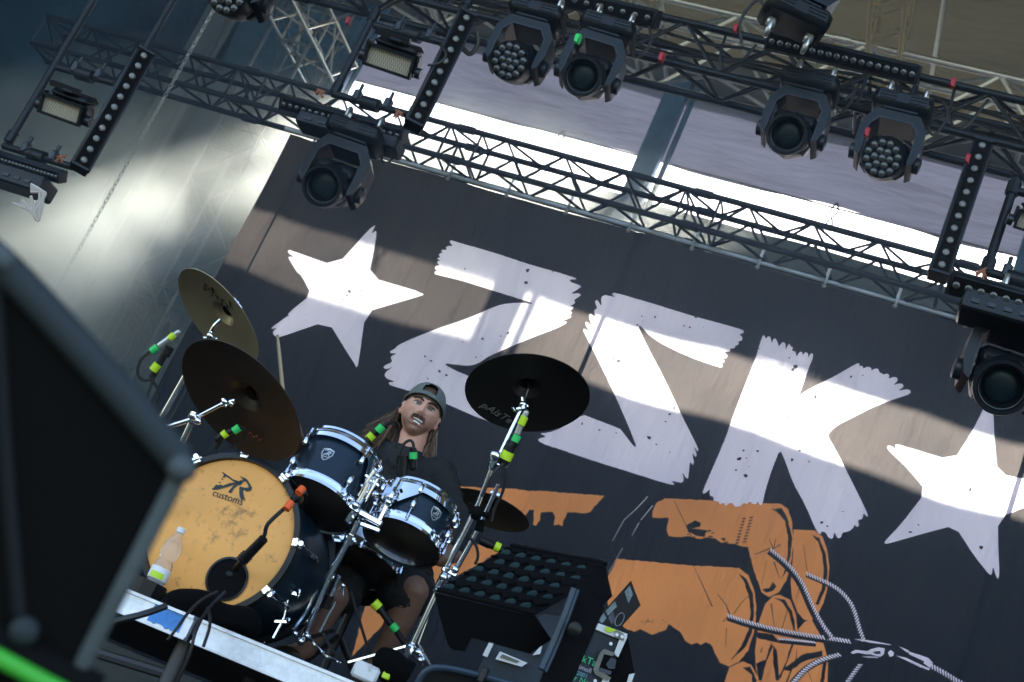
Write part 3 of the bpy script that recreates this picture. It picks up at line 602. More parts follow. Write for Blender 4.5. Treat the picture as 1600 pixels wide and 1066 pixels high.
# (head px centre, depth) -> the hang point is .50*s above it
def hangc(px, py, z, pan, s=1.0):
    c = D(px, py, z); M = Matrix.Rotation(math.radians(pan), 4, 'Z') @ Matrix.Scale(s, 4); M.translation = c + Vector((0, 0, .46 * s)); return M
g_ = 'moving head lights hung from the trusses'
ml_w = moving_head('moving_head_light', 'wash', math.radians(30), 'round multi lens moving light hanging left of the other three on the upper truss', hangc(806, 98, 8.35, 3, .90))
ml_p = moving_head('moving_head_light', 'profile', math.radians(30), 'single lens moving light hanging beside the multi lens one, left of the blue column', hangc(918, 122, 8.3, 6, .90))
dup(ml_p, hangc(1236, 212, 8.05, 0, .90), 'single lens moving light hanging right of the blue column on the upper truss')
dup(ml_w, hangc(1382, 248, 7.95, 0, .90), 'round multi lens moving light hanging beside the bright vertical LED bar')
dup(ml_p, hangc(518, 290, 8.9, 8, 1.0), 'dark moving light hanging at the top left corner of the black banner')
dup(ml_p, hangc(1562, 598, 6.7, 6, 1.0), 'dark moving light hanging in front of the right star, cut by the right edge')
dup(ml_w, hangc(372, -5, 8.1, 5, .95), 'round multi lens moving light cut off by the top edge above the left tower')
# upright one at the top edge
M = Matrix.Rotation(math.radians(200), 4, 'Z') @ Matrix.Rotation(math.pi, 4, 'X'); M.translation = D(1232, 52, 7.9)
dup(ml_p, M, 'moving light standing upside down on top of the upper truss, cut by the top edge')

def led_bar(label, p0, p1, n, wd, facing, group):
    """row of lenses from p0 to p1, lenses towards facing"""
    p0 = Vector(p0); p1 = Vector(p1); d = (p1 - p0).normalized(); L = (p1 - p0).length
    z = Vector(facing); z = (z - d * z.dot(d)).normalized(); x = d.cross(z)
    B = Matrix((x, z, d)).transposed(); st = L / (n - 1); t = thing('led_bar', label, 'light bar', p0, group)
    c = (p0 + p1) / 2
    b = MB(); b.box(c - z * (wd * .62), (wd, wd * 1.1, L + st), B, .008); b.build('housing', M_body, t)
    b = MB()
    for k in (-1, 1): b.box(c - z * (wd * .6) + x * (k * wd * .53), (.012, wd * .5, L + st * .9), B, .003)
    b.build('cooling_fin', M_body2, t)
    for e in (p0 - d * st * .55, p1 + d * st * .55):
        b = MB(); b.box(e - z * (wd * .6), (wd * 1.06, wd * 1.2, .02), B, .004); b.build('end_cap', M_body, t)
    b = MB(); b.box(c - z * (wd * .065), (wd * .8, .004, L + st * .8), B); b.build('face_plate', M_blackmat, t)
    for i in range(n):
        o = p0 + d * (st * i); b = MB(); b.ell(o, (wd * .19, .009, wd * .19), B, 14, 8); b.build('lens', M_lensbright if group.startswith('upr') else M_led, t)
    for i in range(n - 1):
        pass
    return t
GV = 'upright LED bars on the hanging frames'; GH = 'level LED bars on the trusses'
zc = 8.1
def vb(pa, pb, z, n, label):
    a = D(*pa, z); b_ = Vector((a.x, a.y, P(*pb, a.y).z)); led_bar(label, a, b_, n, .095, CAM - a, GV)
    return a
LB = vb((225, 87), (128.5, 249), 8.0, 11, 'vertical LED bar hanging at the far left beside the dim strobe, smoke behind it')
vb((729, 27.6), (645, 178.5), 8.0, 10, 'vertical LED bar hanging to the right of the brighter framed strobe')
vb((1535, 227), (1469, 412.5), 7.6, 11, 'vertical LED bar with bright lenses hanging at the right below the upper truss')
def hb(pa, pb, y, n, wd, label, face=(-.1, -1, -.7)):
    a = P(*pa, y); b_ = P(*pb, y); b_ = Vector((b_.x, y, a.z)); led_bar(label, a, b_, n, wd, face, GH)
hb((443, 163), (622, 207), 7.45, 18, .085, 'level LED bar crossing the rear truss under the framed strobe')
hb((1494, 446), (1690, 505), 6.2, 11, .095, 'level LED bar at the right edge above the right star')
hb((-40, 237), (88, 274), 7.45, 24, .075, 'level LED bar at the left edge above the bright smoke')
hb((842, -12), (1012, 26), 7.0, 10, .1, 'level LED bar on the upper truss at the top edge, left of the upright light')
hb((1206, 65), (1424, 118), 7.1, 18, .1, 'level LED bar on the upper truss just right of the upright light')
# dark boxes beneath the two level bars
def ballast(label, pa, pb, y, h, dd):
    a = P(*pa, y); b_ = P(*pb, y); L = b_.x - a.x; t = thing('power_supply_box', label, 'power box', a, 'black power boxes under the level LED bars')
    b = MB(); b.box((a.x + L / 2, y, a.z), (L, dd, h), bevel=.012); b.build('casing', M_body, t)
    b = MB()
    for k in range(6): b.box((a.x + L * (.12 + .14 * k), y - dd / 2 - .004, a.z - h * .1), (L * .07, .006, h * .18))
    b.build('louvre', M_body2, t)
    for sx in (.15, .85):
        b = MB(); b.box((a.x + L * sx, y, a.z + h * .75), (.04, .05, h * .6)); b.build('bracket', M_trussblk, t)
ballast('black box in front of the rear truss under the level LED bar', (470, 190), (628, 229), 7.5, .09, .16)
ballast('black box at the right edge under the level LED bar', (1500, 476), (1680, 528), 6.3, .11, .2)
ballast('black box at the left edge under the level LED bar', (-40, 262), (80, 292), 7.5, .12, .18)

def strobe(label, px, py, z, wpx, tilt=34, pan=8):
    s_ = wpx / F * z; c = D(px, py, z); t = thing('strobe_light', label, 'strobe', c, 'framed strobes under the upper truss')
    Rm = (Matrix.Rotation(math.radians(pan), 3, 'Z') @ Matrix.Rotation(math.radians(tilt), 3, 'X'))
    w_ = s_; h = s_ * .44
    def bx(b, o, sz, bev=0): b.box(c + Rm @ Vector(o), sz, Rm, bev)
    b = MB(); bx(b, (0, 0, 0), (w_ * 1.0, .004, h * .9)); b.build('light_panel', M_strobe, t)
    b = MB(); e = w_ * .06
    bx(b, (0, -.01, h / 2), (w_ * 1.12, .03, e)); bx(b, (0, -.01, -h / 2), (w_ * 1.12, .03, e)); bx(b, (w_ * .53, -.01, 0), (e, .03, h)); bx(b, (-w_ * .53, -.01, 0), (e, .03, h)); b.build('bezel', M_body, t)
    b = MB(); bx(b, (0, .07, .0), (w_ * 1.12, .13, h * 1.06), .02); bx(b, (0, .1, h * .72), (w_ * 1.0, .16, h * .5), .05); b.build('housing', M_body, t)
    b = MB(); bx(b, (0, .02, h * 1.02), (w_ * .3, .05, h * .25), .01); bx(b, (-w_ * .1, .02, h * 1.15), (w_ * .8, .03, .03)); b.build('top_bracket', M_body, t)
    for sx in (-1, 1):
        b = MB(); bx(b, (sx * w_ * .6, .03, h * .2), (.012, .05, h * .9)); b.lathe([(.03, 0), (.03, .03)], c + Rm @ Vector((sx * w_ * .6, .03, -.02)), Rm @ Vector((sx, 0, 0)), 12); b.build('side_bracket', M_body2, t)
strobe('strobe with a pale mesh panel hanging in the frame left of the middle LED bar', 609, 95, 7.95, 73)
strobe('dim strobe with a pale mesh panel hanging in the frame at the far left', 97, 171, 7.95, 66, 30)
strobe('strobe with a pale mesh panel at the right edge, only its left end in view', 1622, 352, 7.5, 62)

def hframe(label, pipes, cross, y, extra=()):
    t = thing('hanging_frame', label, 'frame', P(*pipes[0][0], y), 'pipe frames hanging under the upper truss')
    for (pa, pb) in pipes:
        a = P(*pa, y); z1 = P(*pb, y).z; b = MB(); b.tube((a.x, y, a.z), (a.x, y, z1), .026, n=10)
        b.tube((a.x, y, a.z - .02), (a.x, y, a.z - .1), .036); b.tube((a.x, y, z1 + .0), (a.x, y, z1 + .08), .036); b.build('upright_pipe', M_trussblk, t)
    for (pa, pb) in cross:
        a = P(*pa, y); c = P(*pb, y); b = MB(); b.tube((a.x, y, a.z), (c.x, y, a.z), .024, n=10); b.tube(((a.x + c.x) / 2 - .06, y, a.z), ((a.x + c.x) / 2 + .06, y, a.z), .045, n=10); b.build('cross_pipe', M_trussblk, t)
        for s_ in (.3, .7):
            x = a.x + (c.x - a.x) * s_; b = MB(); b.box((x, y, a.z + .03), (.05, .06, .08), bevel=.01); b.tube((x, y, a.z + .05), (x, y, a.z + .12), .012); b.build('clamp', M_body2, t)
hframe('pipe frame around the brighter strobe, left of the middle LED bar', [((590, 15), (519, 146)), ((738, -10), (652, 190))], [((585, 40), (705, 70)), ((520, 147), (640, 177))], 7.55)
hframe('pipe frame around the dim strobe at the far left', [((170, -40), (12, 222)), ((288, -30), (110, 262))], [((88, 105), (180, 130)), ((5, 228), (115, 258))], 7.55)
hframe('pipe frame around the strobe at the right edge', [((1588, 280), (1541, 425)), ((1665, 290), (1630, 440))], [((1585, 298), (1660, 318)), ((1541, 425), (1640, 452))], 7.1)
# chain, safety tags and loose cables
def chain(label, pa, pb, y):
    a = P(*pa, y); z1 = P(*pb, y).z; t = tag_mesh = MB(); z = a.z; k = 0
    while z > z1:
        x, yy = ((.012, 0) if k % 2 else (0, .012))
        t.path([(a.x - x, y - yy, z), (a.x - x, y - yy, z - .035), (a.x, y, z - .047), (a.x + x, y + yy, z - .035), (a.x + x, y + yy, z), (a.x, y, z + .012), (a.x - x, y - yy, z)], .0036, n=4)
        z -= .042; k += 1
    tag(t.build('hoist_chain', M_silver), label, 'chain')
chain('long pale hoist chain hanging down in front of the smoke at the left', (338, 8), (60, 560), 9.2)
def cable(label, pts, r, m=M_cable, name='cable', grp=None):
    b = MB(); b.path(pts, r, 6, 3); return tag(b.build(name, m), label, 'cable', grp)
cable('loose cable drooping from the upper truss beside the left multi lens light', [D(722, 75, 8.0), D(735, 88, 8.0), D(748, 70, 8.0), D(745, 50, 8.0)], .013)
cable('thin cable looping at the side of the framed strobe', [D(688, 70, 7.9), D(700, 85, 7.9), D(688, 100, 7.9), D(668, 102, 7.9)], .008)
for (px, py, z, m, l) in [(1034, 90, 7.4, M_red, 'red tape tag wrapped on the upper truss above the blue column'), (545, 33, 9.5, M_red, 'red cloth tag hanging near the top of the left frame'), (1355, 207, 7.6, M_red, 'red tape tag on the truss beside the right multi lens light'),
                      (1512, 248, 7.5, M_red, 'red tape tag on the truss left of the bright LED bar'), (1489, 130, 7.3, M_red, 'small red tape tag on the truss near the top right'), (903, 61, 7.4, M_green, 'green tape tag on the truss above the left single lens light'), (1150, 45, 8.0, M_red, 'red cloth knotted at the foot of the upright light')]:
    c = D(px, py, z); b = MB(); b.tube(c + Vector((-.011, -.0, 0)), c + Vector((.011, -.0, 0)), .027, n=10); b.prism([c + Vector(p) for p in [(-.008, -.028, 0), (.008, -.028, .0), (.013, -.03, -.038), (-.004, -.032, -.034)]], (0, .005, 0))
    tag(b.build('marker_tape', m), l, 'tape', 'tape markers on the trusses')
for i, (px, py, z, l) in enumerate([(503, 152, 7.4, 'orange rope knot on the left end of the framed strobe pipe'), (625, 184, 7.4, 'orange rope knot at the foot of the middle LED bar'), (1534, 432, 6.6, 'orange rope knot at the foot of the right frame'), (100, 254, 7.4, 'orange rope knot at the foot of the far left LED bar')]):
    b = MB(); c = D(px, py, z)
    for k in range(4):
        a = random.random() * 6; b.path([c + Vector((.022 * math.cos(a), -.03, 0.022 * math.sin(a))), c + Vector((0, -.045, .01)), c + Vector((.03 * math.cos(a + 2), -.03, .03 * math.sin(a + 2)))], .006, 5, 1)
    tag(b.build('rope_knot', mat('rope_orange%d' % i, (.24, .09, .05), .8)), l, 'rope', 'rope knots on the frames')
# cable clutter along the upper truss
b = MB()
for k in range(6):
    y = 7.55 + .05 * k; z = mt0.z - .06 - .03 * (k % 3); pts = []
    for i in range(30): pts.append((-5.8 + .3 * i, y + random.uniform(-.03, .03), z + random.uniform(-.05, .03)))
    b.path(pts, .011, 5, 1)
cb = thing('cable_loom', 'bundle of black cables lying along inside the upper truss', 'cables', (-3, 7.6, mt0.z)); b.build('cable_bundle', M_cable, cb)
for x in np.arange(-5.6, 2.8, .7):
    b = MB(); b.path([(x, 7.52, mt0.z - .02), (x + .02, 7.5, mt0.z - .16 - random.random() * .1), (x + .12, 7.5, mt0.z - .2 - random.random() * .14), (x + .2, 7.52, mt0.z - .03)], .009, 5, 2); b.build('cable_loop', M_cable, cb)
b = MB()
for k in range(4): b.path([D(20 + k * 14, 318 - k * 6, 7.3), D(50 + k * 4, 330 + k * 8, 7.3), D(62 - k * 5, 345 - k * 7, 7.3), D(70 + k * 3, 300, 7.3), D(48, 288 + k * 4, 7.3)], .008, 5, 2)
tag(b.build('cable_tangle', mat('pale_cable', (.5, .45, .42), .5)), 'tangle of pale cables hanging under the far left LED bar against the smoke', 'cables', kind='stuff')
# ================================================================ drum riser and kit
YF = 4.5
M_rail = mat('scuffed_aluminium', (.62, .64, .7), .45, .55, var=.25, vs=14, rv=.12, bump=.1, bs=70)
M_bluetape = mat('blue_tape', (.03, .2, .55), .5, var=.4, vs=20)
M_leg = mat('dull_leg', (.05, .05, .055), .5, .4)
rs = thing('drum_riser', 'black drum riser with a scuffed aluminium edge and blue tape on it', 'riser', (-2, YF, FLOOR))
b = MB(); b.box((-2.35, YF + 1.3, RIS - .03), (3.5, 2.6, .06)); b.build('deck', M_floor, rs, 0)
def rail(xa, xb):
    z = RIS; b = MB()
    b.box(((xa + xb) / 2, YF - .012, z - .045), (xb - xa, .02, .066)); b.box(((xa + xb) / 2, YF - .016, z - .009), (xb - xa, .03, .01)); b.box(((xa + xb) / 2, YF - .016, z - .082), (xb - xa, .03, .009)); b.build('edge_rail', M_rail, rs, 0)
xm = P(306, 985, YF).x
rail(-4.1, xm - .012); rail(xm + .014, -.6)
xt0, xt1 = P(236, 970, YF).x, P(283, 990, YF).x
b = MB(); n = 14
pts = [(xt0 + (xt1 - xt0) * i / n, YF - .024, RIS - .012 + random.uniform(-.004, .002)) for i in range(n + 1)] + [(xt1 - (xt1 - xt0) * i / n + random.uniform(-.004, .004), YF - .024, RIS - .076 + random.uniform(-.003, .01)) for i in range(n + 1)]
b.prism(pts, (0, -.001, 0)); b.build('tape_strip', M_bluetape, rs, 0)
for x in (-3.9, xm - .05, xm + 1.3):
    b = MB(); b.tube((x, YF + .08, FLOOR), (x, YF + .08, RIS - .06), .028, n=10); b.box((x, YF + .08, FLOOR + .01), (.1, .1, .02)); b.build('leg', M_leg, rs)
for y in (YF + 1.0, YF + 2.3):
    for x in (-3.9, -2.3, -.8):
        b = MB(); b.tube((x, y, FLOOR), (x, y, RIS - .06), .028, n=10); b.build('leg', M_leg, rs)
b = MB(); b.tube((-3.9, YF + .08, FLOOR + .25), (xm - .05, YF + .08, RIS - .2), .018); b.build('brace', M_leg, rs)

def text(s, o, xd, nrm, size, m, parent, name='lettering', th=.0006, shear=0):
    cu = bpy.data.curves.new(name, 'FONT'); cu.body = s; cu.size = size; cu.extrude = th; cu.shear = shear; cu.resolution_u = 3
    to = bpy.data.objects.new(name + '_c', cu); COL.objects.link(to)
    me = bpy.data.meshes.new_from_object(to.evaluated_get(bpy.context.evaluated_depsgraph_get()))
    bpy.data.objects.remove(to); bpy.data.curves.remove(cu)
    x = Vector(xd).normalized(); z = Vector(nrm).normalized(); x = (x - z * x.dot(z)).normalized(); y = z.cross(x)
    o0 = WORLD.get(parent.name, Vector((0, 0, 0))); o = Vector(o)
    for v in me.vertices: v.co = o - o0 + x * v.co.x + y * v.co.y + z * v.co.z
    me.materials.clear(); me.materials.append(m); me.name = name
    ob = bpy.data.objects.new(name, me); COL.objects.link(ob); ob.parent = parent; WORLD[ob.name] = o0.copy(); return ob
def onplane(px, py, c, n):
    d = ray(px, py); return CAM + d * ((Vector(c) - CAM).dot(n) / d.dot(n))

# ---- bass drum: axis towards the audience
M_drumhead = mat('amber_drumhead', (.92, .43, .12), .5, var=.07, vs=5, rv=.05, spec=.3)
def _stain():                                   # smudges of beater wear and grime on the batter side of the head
    t = M_drumhead.node_tree; b = t.nodes['Principled BSDF']; tc = t.nodes.new('ShaderNodeTexCoord')
    src = b.inputs['Base Color'].links[0].from_socket
    n = t.nodes.new('ShaderNodeTexNoise'); n.inputs['Scale'].default_value = 26; n.inputs['Detail'].default_value = 8; n.inputs['Roughness'].default_value = .75; t.links.new(tc.outputs['Object'], n.inputs[0])
    mp = t.nodes.new('ShaderNodeMapping'); mp.vector_type = 'POINT'; mp.inputs['Location'].default_value = STN; mp.inputs['Scale'].default_value = (9, 9, 9)
    t.links.new(tc.outputs['Object'], mp.inputs[0]); g = t.nodes.new('ShaderNodeTexGradient'); g.gradient_type = 'SPHERICAL'; t.links.new(mp.outputs[0], g.inputs[0])
    ad = t.nodes.new('ShaderNodeMath'); ad.operation = 'MULTIPLY_ADD'; ad.inputs[1].default_value = .17; t.links.new(g.outputs[0], ad.inputs[0]); t.links.new(n.outputs[0], ad.inputs[2])
    r = t.nodes.new('ShaderNodeValToRGB'); r.color_ramp.elements[0].position = .56; r.color_ramp.elements[1].position = .76; r.color_ramp.elements[0].color = (0, 0, 0, 1); r.color_ramp.elements[1].color = (.75, .75, .75, 1)
    t.links.new(ad.outputs[0], r.inputs[0]); mx = t.nodes.new('ShaderNodeMix'); mx.data_type = 'RGBA'; mx.inputs[7].default_value = (.1, .07, .06, 1)
    t.links.new(r.outputs[0], mx.inputs[0]); t.links.new(src, mx.inputs[6]); t.links.new(mx.outputs[2], b.inputs['Base Color'])
M_shell = mat('satin_black_shell', (.006, .018, .032), .32, .1, rv=.05, vs=3)
M_hoopblk = mat('black_hoop', (.008, .011, .014), .4, spec=.35)
bc = D(343, 832, 5.1); AX = Vector((0, -1, 0)); RB = .286
bd = thing('bass_drum', 'bass drum with a worn amber front head, black hoop and round port hole', 'drum', bc)
sp_ = onplane(364, 807, bc, AX) - bc; STN = (-sp_.x * 9, -sp_.y * 9, -sp_.z * 9)
_stain()
b = MB(); b.lathe([(RB - .018, -.04), (RB - .016, -.43)], bc, AX, 56); b.build('shell', M_shell, bd)
for h, nm in ((-.035, 'front'), (-.46, 'back')):
    b = MB(); b.lathe([(RB - .021, h), (RB + .004, h), (RB + .006, h + .04), (RB - .014, h + .042)], bc, AX, 64, close=True); hp = b.build('hoop', M_hoopblk, bd)
b = MB(); b.lathe([(RB - .010, -.03), (RB - .013, -.012), (RB - .022, -.006), (.001, -.006)], bc, AX, 64); b.build('front_head', M_drumhead, bd)
pc = onplane(355, 905, bc + AX * -.004, AX)
b = MB(); b.lathe([(.075, 0), (.078, .004), (.070, .006), (.068, .002)], pc, AX, 36, close=True); ph = b.build('port_ring', M_hoopblk, bd)
b = MB(); b.disc(pc + AX * .0005, AX, .069, .001, 36); b.build('port_hole', M_blackmat, bd)
b = MB(); b.ell(pc + AX * .003 + Vector((0, 0, .018)), (.014, .003, .012)); b.build('mic_glint', M_lens, bd)
upx = Vector((1, 0, 0)); upz = Vector((0, 0, 1))
for k, a in enumerate([98, 62, 12, -26, -62, 134, 170, 206, 242]):
    a = math.radians(a); rd = upx * math.cos(a) + upz * math.sin(a); tg = upx * -math.sin(a) + upz * math.cos(a); B = Matrix((tg, AX, rd)).transposed()
    b = MB(); b.box(bc + rd * (RB + .006) + AX * -.004, (.034, .05, .016), B, .004); b.box(bc + rd * (RB - .001) + AX * .012, (.03, .008, .022), B, .003); cw = b.build('claw_hook', M_chrome, bd)
    b = MB(); b.tube(bc + rd * (RB + .02) + AX * -.02, bc + rd * (RB + .016) + AX * -.16, .004); b.lathe([(.009, 0), (.009, .02)], bc + rd * (RB + .02) + AX * -.01, AX, 8)
    b.build('tension_rod', M_chrome, cw)
    b = MB(); b.ell(bc + rd * (RB + .006) + AX * -.19, (.011, .045, .014), B); b.build('lug', M_chrome, bd)
    b = MB(); b.box(bc + rd * (RB + .004) + AX * -.445, (.032, .045, .014), B, .004); b.build('claw_hook', M_chrome, bd)
LZ = (280, 690, 7.615); FN = AX
def decal(pts, par, m, name='logo', c=None, n=None, th=.0008, z=LZ):
    q = [onplane(z[0] + x / z[2], z[1] + y / z[2], c, n) for x, y in pts]; b = MB(); b.prism(q, Vector(n) * th); return b.build(name, m, par, 0)
M_logo = mat('logo_ink', (.02, .035, .045), .6)
lg = MB(); c_ = bc + AX * -.0045
for pts in [[(505, 362), (530, 370), (600, 418), (640, 450), (705, 470), (690, 505), (640, 470), (560, 415), (535, 430), (512, 424), (535, 402)],
            [(385, 568), (415, 545), (440, 513), (470, 520), (505, 512), (515, 528), (600, 495), (690, 485), (640, 520), (540, 550), (460, 572), (400, 575)],
            [(600, 612), (582, 600), (650, 520), (735, 455), (745, 470), (700, 520), (650, 560), (625, 610)],
            [(720, 412), (790, 438), (812, 455), (840, 500), (868, 552), (852, 588), (805, 596), (768, 572), (760, 600), (772, 655), (792, 708), (760, 690), (738, 700), (716, 640), (715, 555), (725, 535), (790, 552), (828, 545), (815, 505), (785, 468), (765, 480), (725, 525), (700, 510), (760, 455)],
            [(505, 440), (522, 438), (520, 456), (505, 458)], [(472, 480), (490, 478), (488, 496), (474, 496)]]:
    q = [onplane(LZ[0] + x / LZ[2], LZ[1] + y / LZ[2], c_, FN) for x, y in pts]; lg.prism(q, FN * .0008)
lg.build('logo', M_logo, bd, 0)
o = onplane(280 + 385 / 7.615, 690 + 640 / 7.615, c_, FN); e = onplane(280 + 720 / 7.615, 690 + 752 / 7.615, c_, FN)
text('customs', o, e - o, FN, (e - o).length / 3.1, M_logo, bd)

def drum(name, label, px, py, z, dx, dy, ratio, r, h, shell, lugs, badge=None, mount=None, lugh=(.3, .72)):
    c = D(px, py, z); ax = axis(px, py, dx, dy, ratio); M = frame(c, ax); t = thing(name, label, 'drum', c)
    b = MB(M); b.lathe([(r, .012), (r, h - .012)], n=48); b.build('shell', shell, t)
    for h0, s_ in ((0, 1), (h, -1)):
        b = MB(M); b.lathe([(r + .001, h0 + s_ * .0), (r + .010, h0 - s_ * .004), (r + .010, h0 + s_ * .006), (r + .006, h0 + s_ * .010), (r + .008, h0 + s_ * .024), (r + .013, h0 + s_ * .026), (r + .013, h0 + s_ * .031), (r + .001, h0 + s_ * .031)], n=56, close=True)
        b.build('rim', M_chrome, t)
    b = MB(M); b.lathe([(r + .002, .006), (r - .004, .002), (.001, .002)], n=48); b.build('bottom_head', M_bhead, t)
    b = MB(M); b.lathe([(r + .002, h - .006), (r - .004, h + .001), (.001, h + .001)], n=48); b.build('top_head', M_thead, t)
    for a in lugs:
        a = math.radians(a); rd = Vector((math.cos(a), math.sin(a), 0)); tg = Vector((-math.sin(a), math.cos(a), 0)); B = Matrix((tg, rd, Vector((0, 0, 1)))).transposed()
        for q, hh, e_ in ((0, lugh[0], .02), (1, lugh[1], h - .02)):
            b = MB(M); b.ell(rd * (r + .014) + Vector((0, 0, hh * h)), (.010, .013, .024), B, 12, 8); b.box(rd * (r + .004) + Vector((0, 0, hh * h)), (.012, .012, .02), B, .003); lo = b.build('lug', M_chrome, t)
            b = MB(M); b.tube(rd * (r + .017) + Vector((0, 0, hh * h)), rd * (r + .017) + Vector((0, 0, e_)), .0028, n=6); b.tube(rd * (r + .017) + Vector((0, 0, e_ - .012)), rd * (r + .017) + Vector((0, 0, e_ + .008)), .006, n=6); b.build('tension_rod', M_chrome, lo)
    if badge is not None:
        a = math.radians(badge); w_ = .155 * h / r; hh = h * .5
        sh = [(-1, .9), (0, 1.1), (1, .9), (1.05, .1), (.55, -.75), (0, -1.1), (-.55, -.75), (-1.05, .1)]
        def cyl(x, y, rr): return Vector(((rr) * math.cos(a + x), rr * math.sin(a + x), hh + y))
        k1, k2 = .021 / r, .026
        outp = [cyl(x * k1, y * k2, r + .002) for x, y in sh]; inp = [cyl(x * k1 * .8, y * k2 * .8, r + .0026) for x, y in sh]
        rd = Vector((math.cos(a), math.sin(a), 0))
        b = MB(M); b.prism(outp, rd * .001); bg = b.build('badge', M_silver, t, 0)
        b = MB(M); b.prism(inp, rd * .001); b.build('badge_inlay', M_shell, bg, 0)
        b = MB(M)
        for pts in [[(-.6, .5), (-.1, .7), (.0, .35), (-.25, .1), (-.5, -.05), (-.55, -.25), (-.1, -.1), (.15, .2), (.1, .6), (-.1, .85), (-.65, .65)], [(.15, .7), (.6, .6), (.62, .25), (.4, .1), (.7, -.3), (.45, -.3), (.25, .05), (.12, -.2), (.0, -.2), (.2, .35)], [(-.6, -.35), (.6, -.4), (.55, -.52), (-.5, -.5)]]:
            b.prism([cyl(x * k1, y * k2, r + .0038) for x, y in pts], rd * .0006)
        b.build('badge_emblem', M_silver, bg, 0)
    if mount:
        mount(M, r, h, t)
    return t, M
M_bhead = mat('dark_resonant_head', (.03, .024, .022), .3, var=.3, vs=6, coat=.2)
M_thead = mat('clear_top_head', (.3, .3, .3), .4)
def mount1(M, r, h, t):
    b = MB(M); top = lambda a: h - .034
    def bot(a):
        q = (a - math.radians(-35)) / math.radians(125); return h - .048 if q < .52 else h - .048 - (h * .78) * min(1, ((q - .52) / .30)) ** .8
    b.patch(r + .014, math.radians(-60), math.radians(100), lambda a: h - .030, lambda a: bot(a), 40, .003); b.build('suspension_mount', M_chrome, t)
def mount2(M, r, h, t):
    def bot(a):
        q = (math.radians(-5) - a) / math.radians(80); q = max(0, q); return h - .05 - h * .66 * min(1, q * 1.6) ** .8
    b = MB(M); b.patch(r + .014, math.radians(-62), math.radians(50), lambda a: h - .030, lambda a: bot(a), 40, .003); b.build('suspension_mount', M_chrome, t)
    b = MB(M); a = math.radians(-42); rd = Vector((math.cos(a), math.sin(a), 0)); tg = Vector((-math.sin(a), math.cos(a), 0)); c = rd * (r + .03) + Vector((0, 0, h * .45))
    b.box(c, (.03, .05, .06), Matrix((rd, tg, Vector((0, 0, 1)))).transposed(), .008); b.tube(c + Vector((0, 0, .075)) - rd * .01, c - Vector((0, 0, .02)), .017, n=12); b.tube(c + tg * -.06, c + tg * .03, .008); b.ell(c + tg * -.065, (.016, .012, .016)); b.build('bracket', M_chrome, t)
    b = MB(M)
    for x, y in ((-.03, -.02), (.03, -.02), (.03, .03)): b.lathe([(.006, 0), (.006, .004)], rd * (r + .017) + tg * x + Vector((0, 0, h * .45 + y)), rd, 8)
    b.build('mount_hole', M_blackmat, t)
t1, MT1 = drum('tom_drum', 'matte dark blue tom with a shield badge over the right side of the bass drum', 492, 789, 5.3, 47, -80, .50, .150, .24, M_shell, [-64, 22, 95, 167, 240], -22, mount1)
t2, MT2 = drum('tom_drum', 'smaller dark blue tom with a chrome bracket, directly in front of the drummer', 627, 848, 5.35, 32, -66, .50, .142, .185, M_shell, [-8, 62, 76, 150, 222, 290], 27, mount2, (.42, .8))
M_snare = mat('brushed_steel_shell', (.75, .77, .78), .28, 1, rv=.1, vs=4)
t3, MT3 = drum('snare_drum', 'steel snare drum low between the two toms', 553, 884, 5.75, 24, -62, .42, .172, .14, M_snare, [-70, -20, 25, 70, 120, 180, 240], None, None, (.5, .5))
# ---- cymbals
M_bronze = mat('bronze_cymbal', (.36, .30, .19), .42, .55, var=.12, vs=3, rv=.1)
M_dark = mat('dark_cymbal', (.03, .022, .018), .42, .4, var=.35, vs=2.5, rv=.12)
M_blkcym = mat('black_cymbal', (.010, .009, .009), .5, .1, rv=.05, vs=3)
M_brown = mat('brown_cymbal', (.16, .12, .08), .45, .5, var=.3, vs=3)
def groove(m, sc=260):
    t = m.node_tree; b = t.nodes['Principled BSDF']; tc = t.nodes.new('ShaderNodeTexCoord'); wv = t.nodes.new('ShaderNodeTexWave'); wv.wave_type = 'RINGS'; wv.rings_direction = 'SPHERICAL'
    wv.inputs['Scale'].default_value = sc; wv.inputs['Distortion'].default_value = .4; t.links.new(tc.outputs['Object'], wv.inputs[0]); bp = t.nodes.new('ShaderNodeBump'); bp.inputs['Strength'].default_value = .25; bp.inputs['Distance'].default_value = .001
    t.links.new(wv.outputs[1], bp.inputs['Height']); t.links.new(bp.outputs[0], b.inputs['Normal'])
for m_ in (M_bronze, M_dark, M_blkcym, M_brown): groove(m_)
def cymbal(label, px, py, z, dx, dy, ratio, r, m):
    c = D(px, py, z); a = axis(px, py, dx, dy, ratio); t = thing('cymbal', label, 'cymbal', c)
    b = MB(); k = r; b.lathe([(k, -.03 * k), (k * .8, .035 * k), (k * .5, .075 * k), (k * .26, .095 * k), (k * .23, .12 * k), (k * .15, .2 * k), (k * .04, .22 * k), (k * .04, .212 * k), (k * .15, .19 * k), (k * .225, .108 * k), (k * .255, .086 * k), (k * .5, .066 * k), (k * .8, .026 * k), (k * .995, -.038 * k)], c, a, 72, close=True)
    b.build('bow', m, t, 25)
    b = MB(); b.tube(c + a * (.2 * k), c + a * (.2 * k + .05), .006); b.box(c + a * (.2 * k + .04), (.012, .05, .02), frame(c, a).to_3x3(), .004); b.lathe([(.018, .2 * k + .002), (.018, .2 * k + .012)], c, a, 14); b.build('wing_nut', M_chrome, t)
    b = MB(); b.lathe([(.02, .16 * k), (.02, .205 * k)], c, a, 14); b.build('felt_washer', M_blackmat, t)
    return t, c, a
ca, cac, caa = cymbal('pale bronze cymbal tilted on edge, behind the larger dark one at the left', 343, 494, 5.25, .80, -.60, .40, .207, M_bronze)
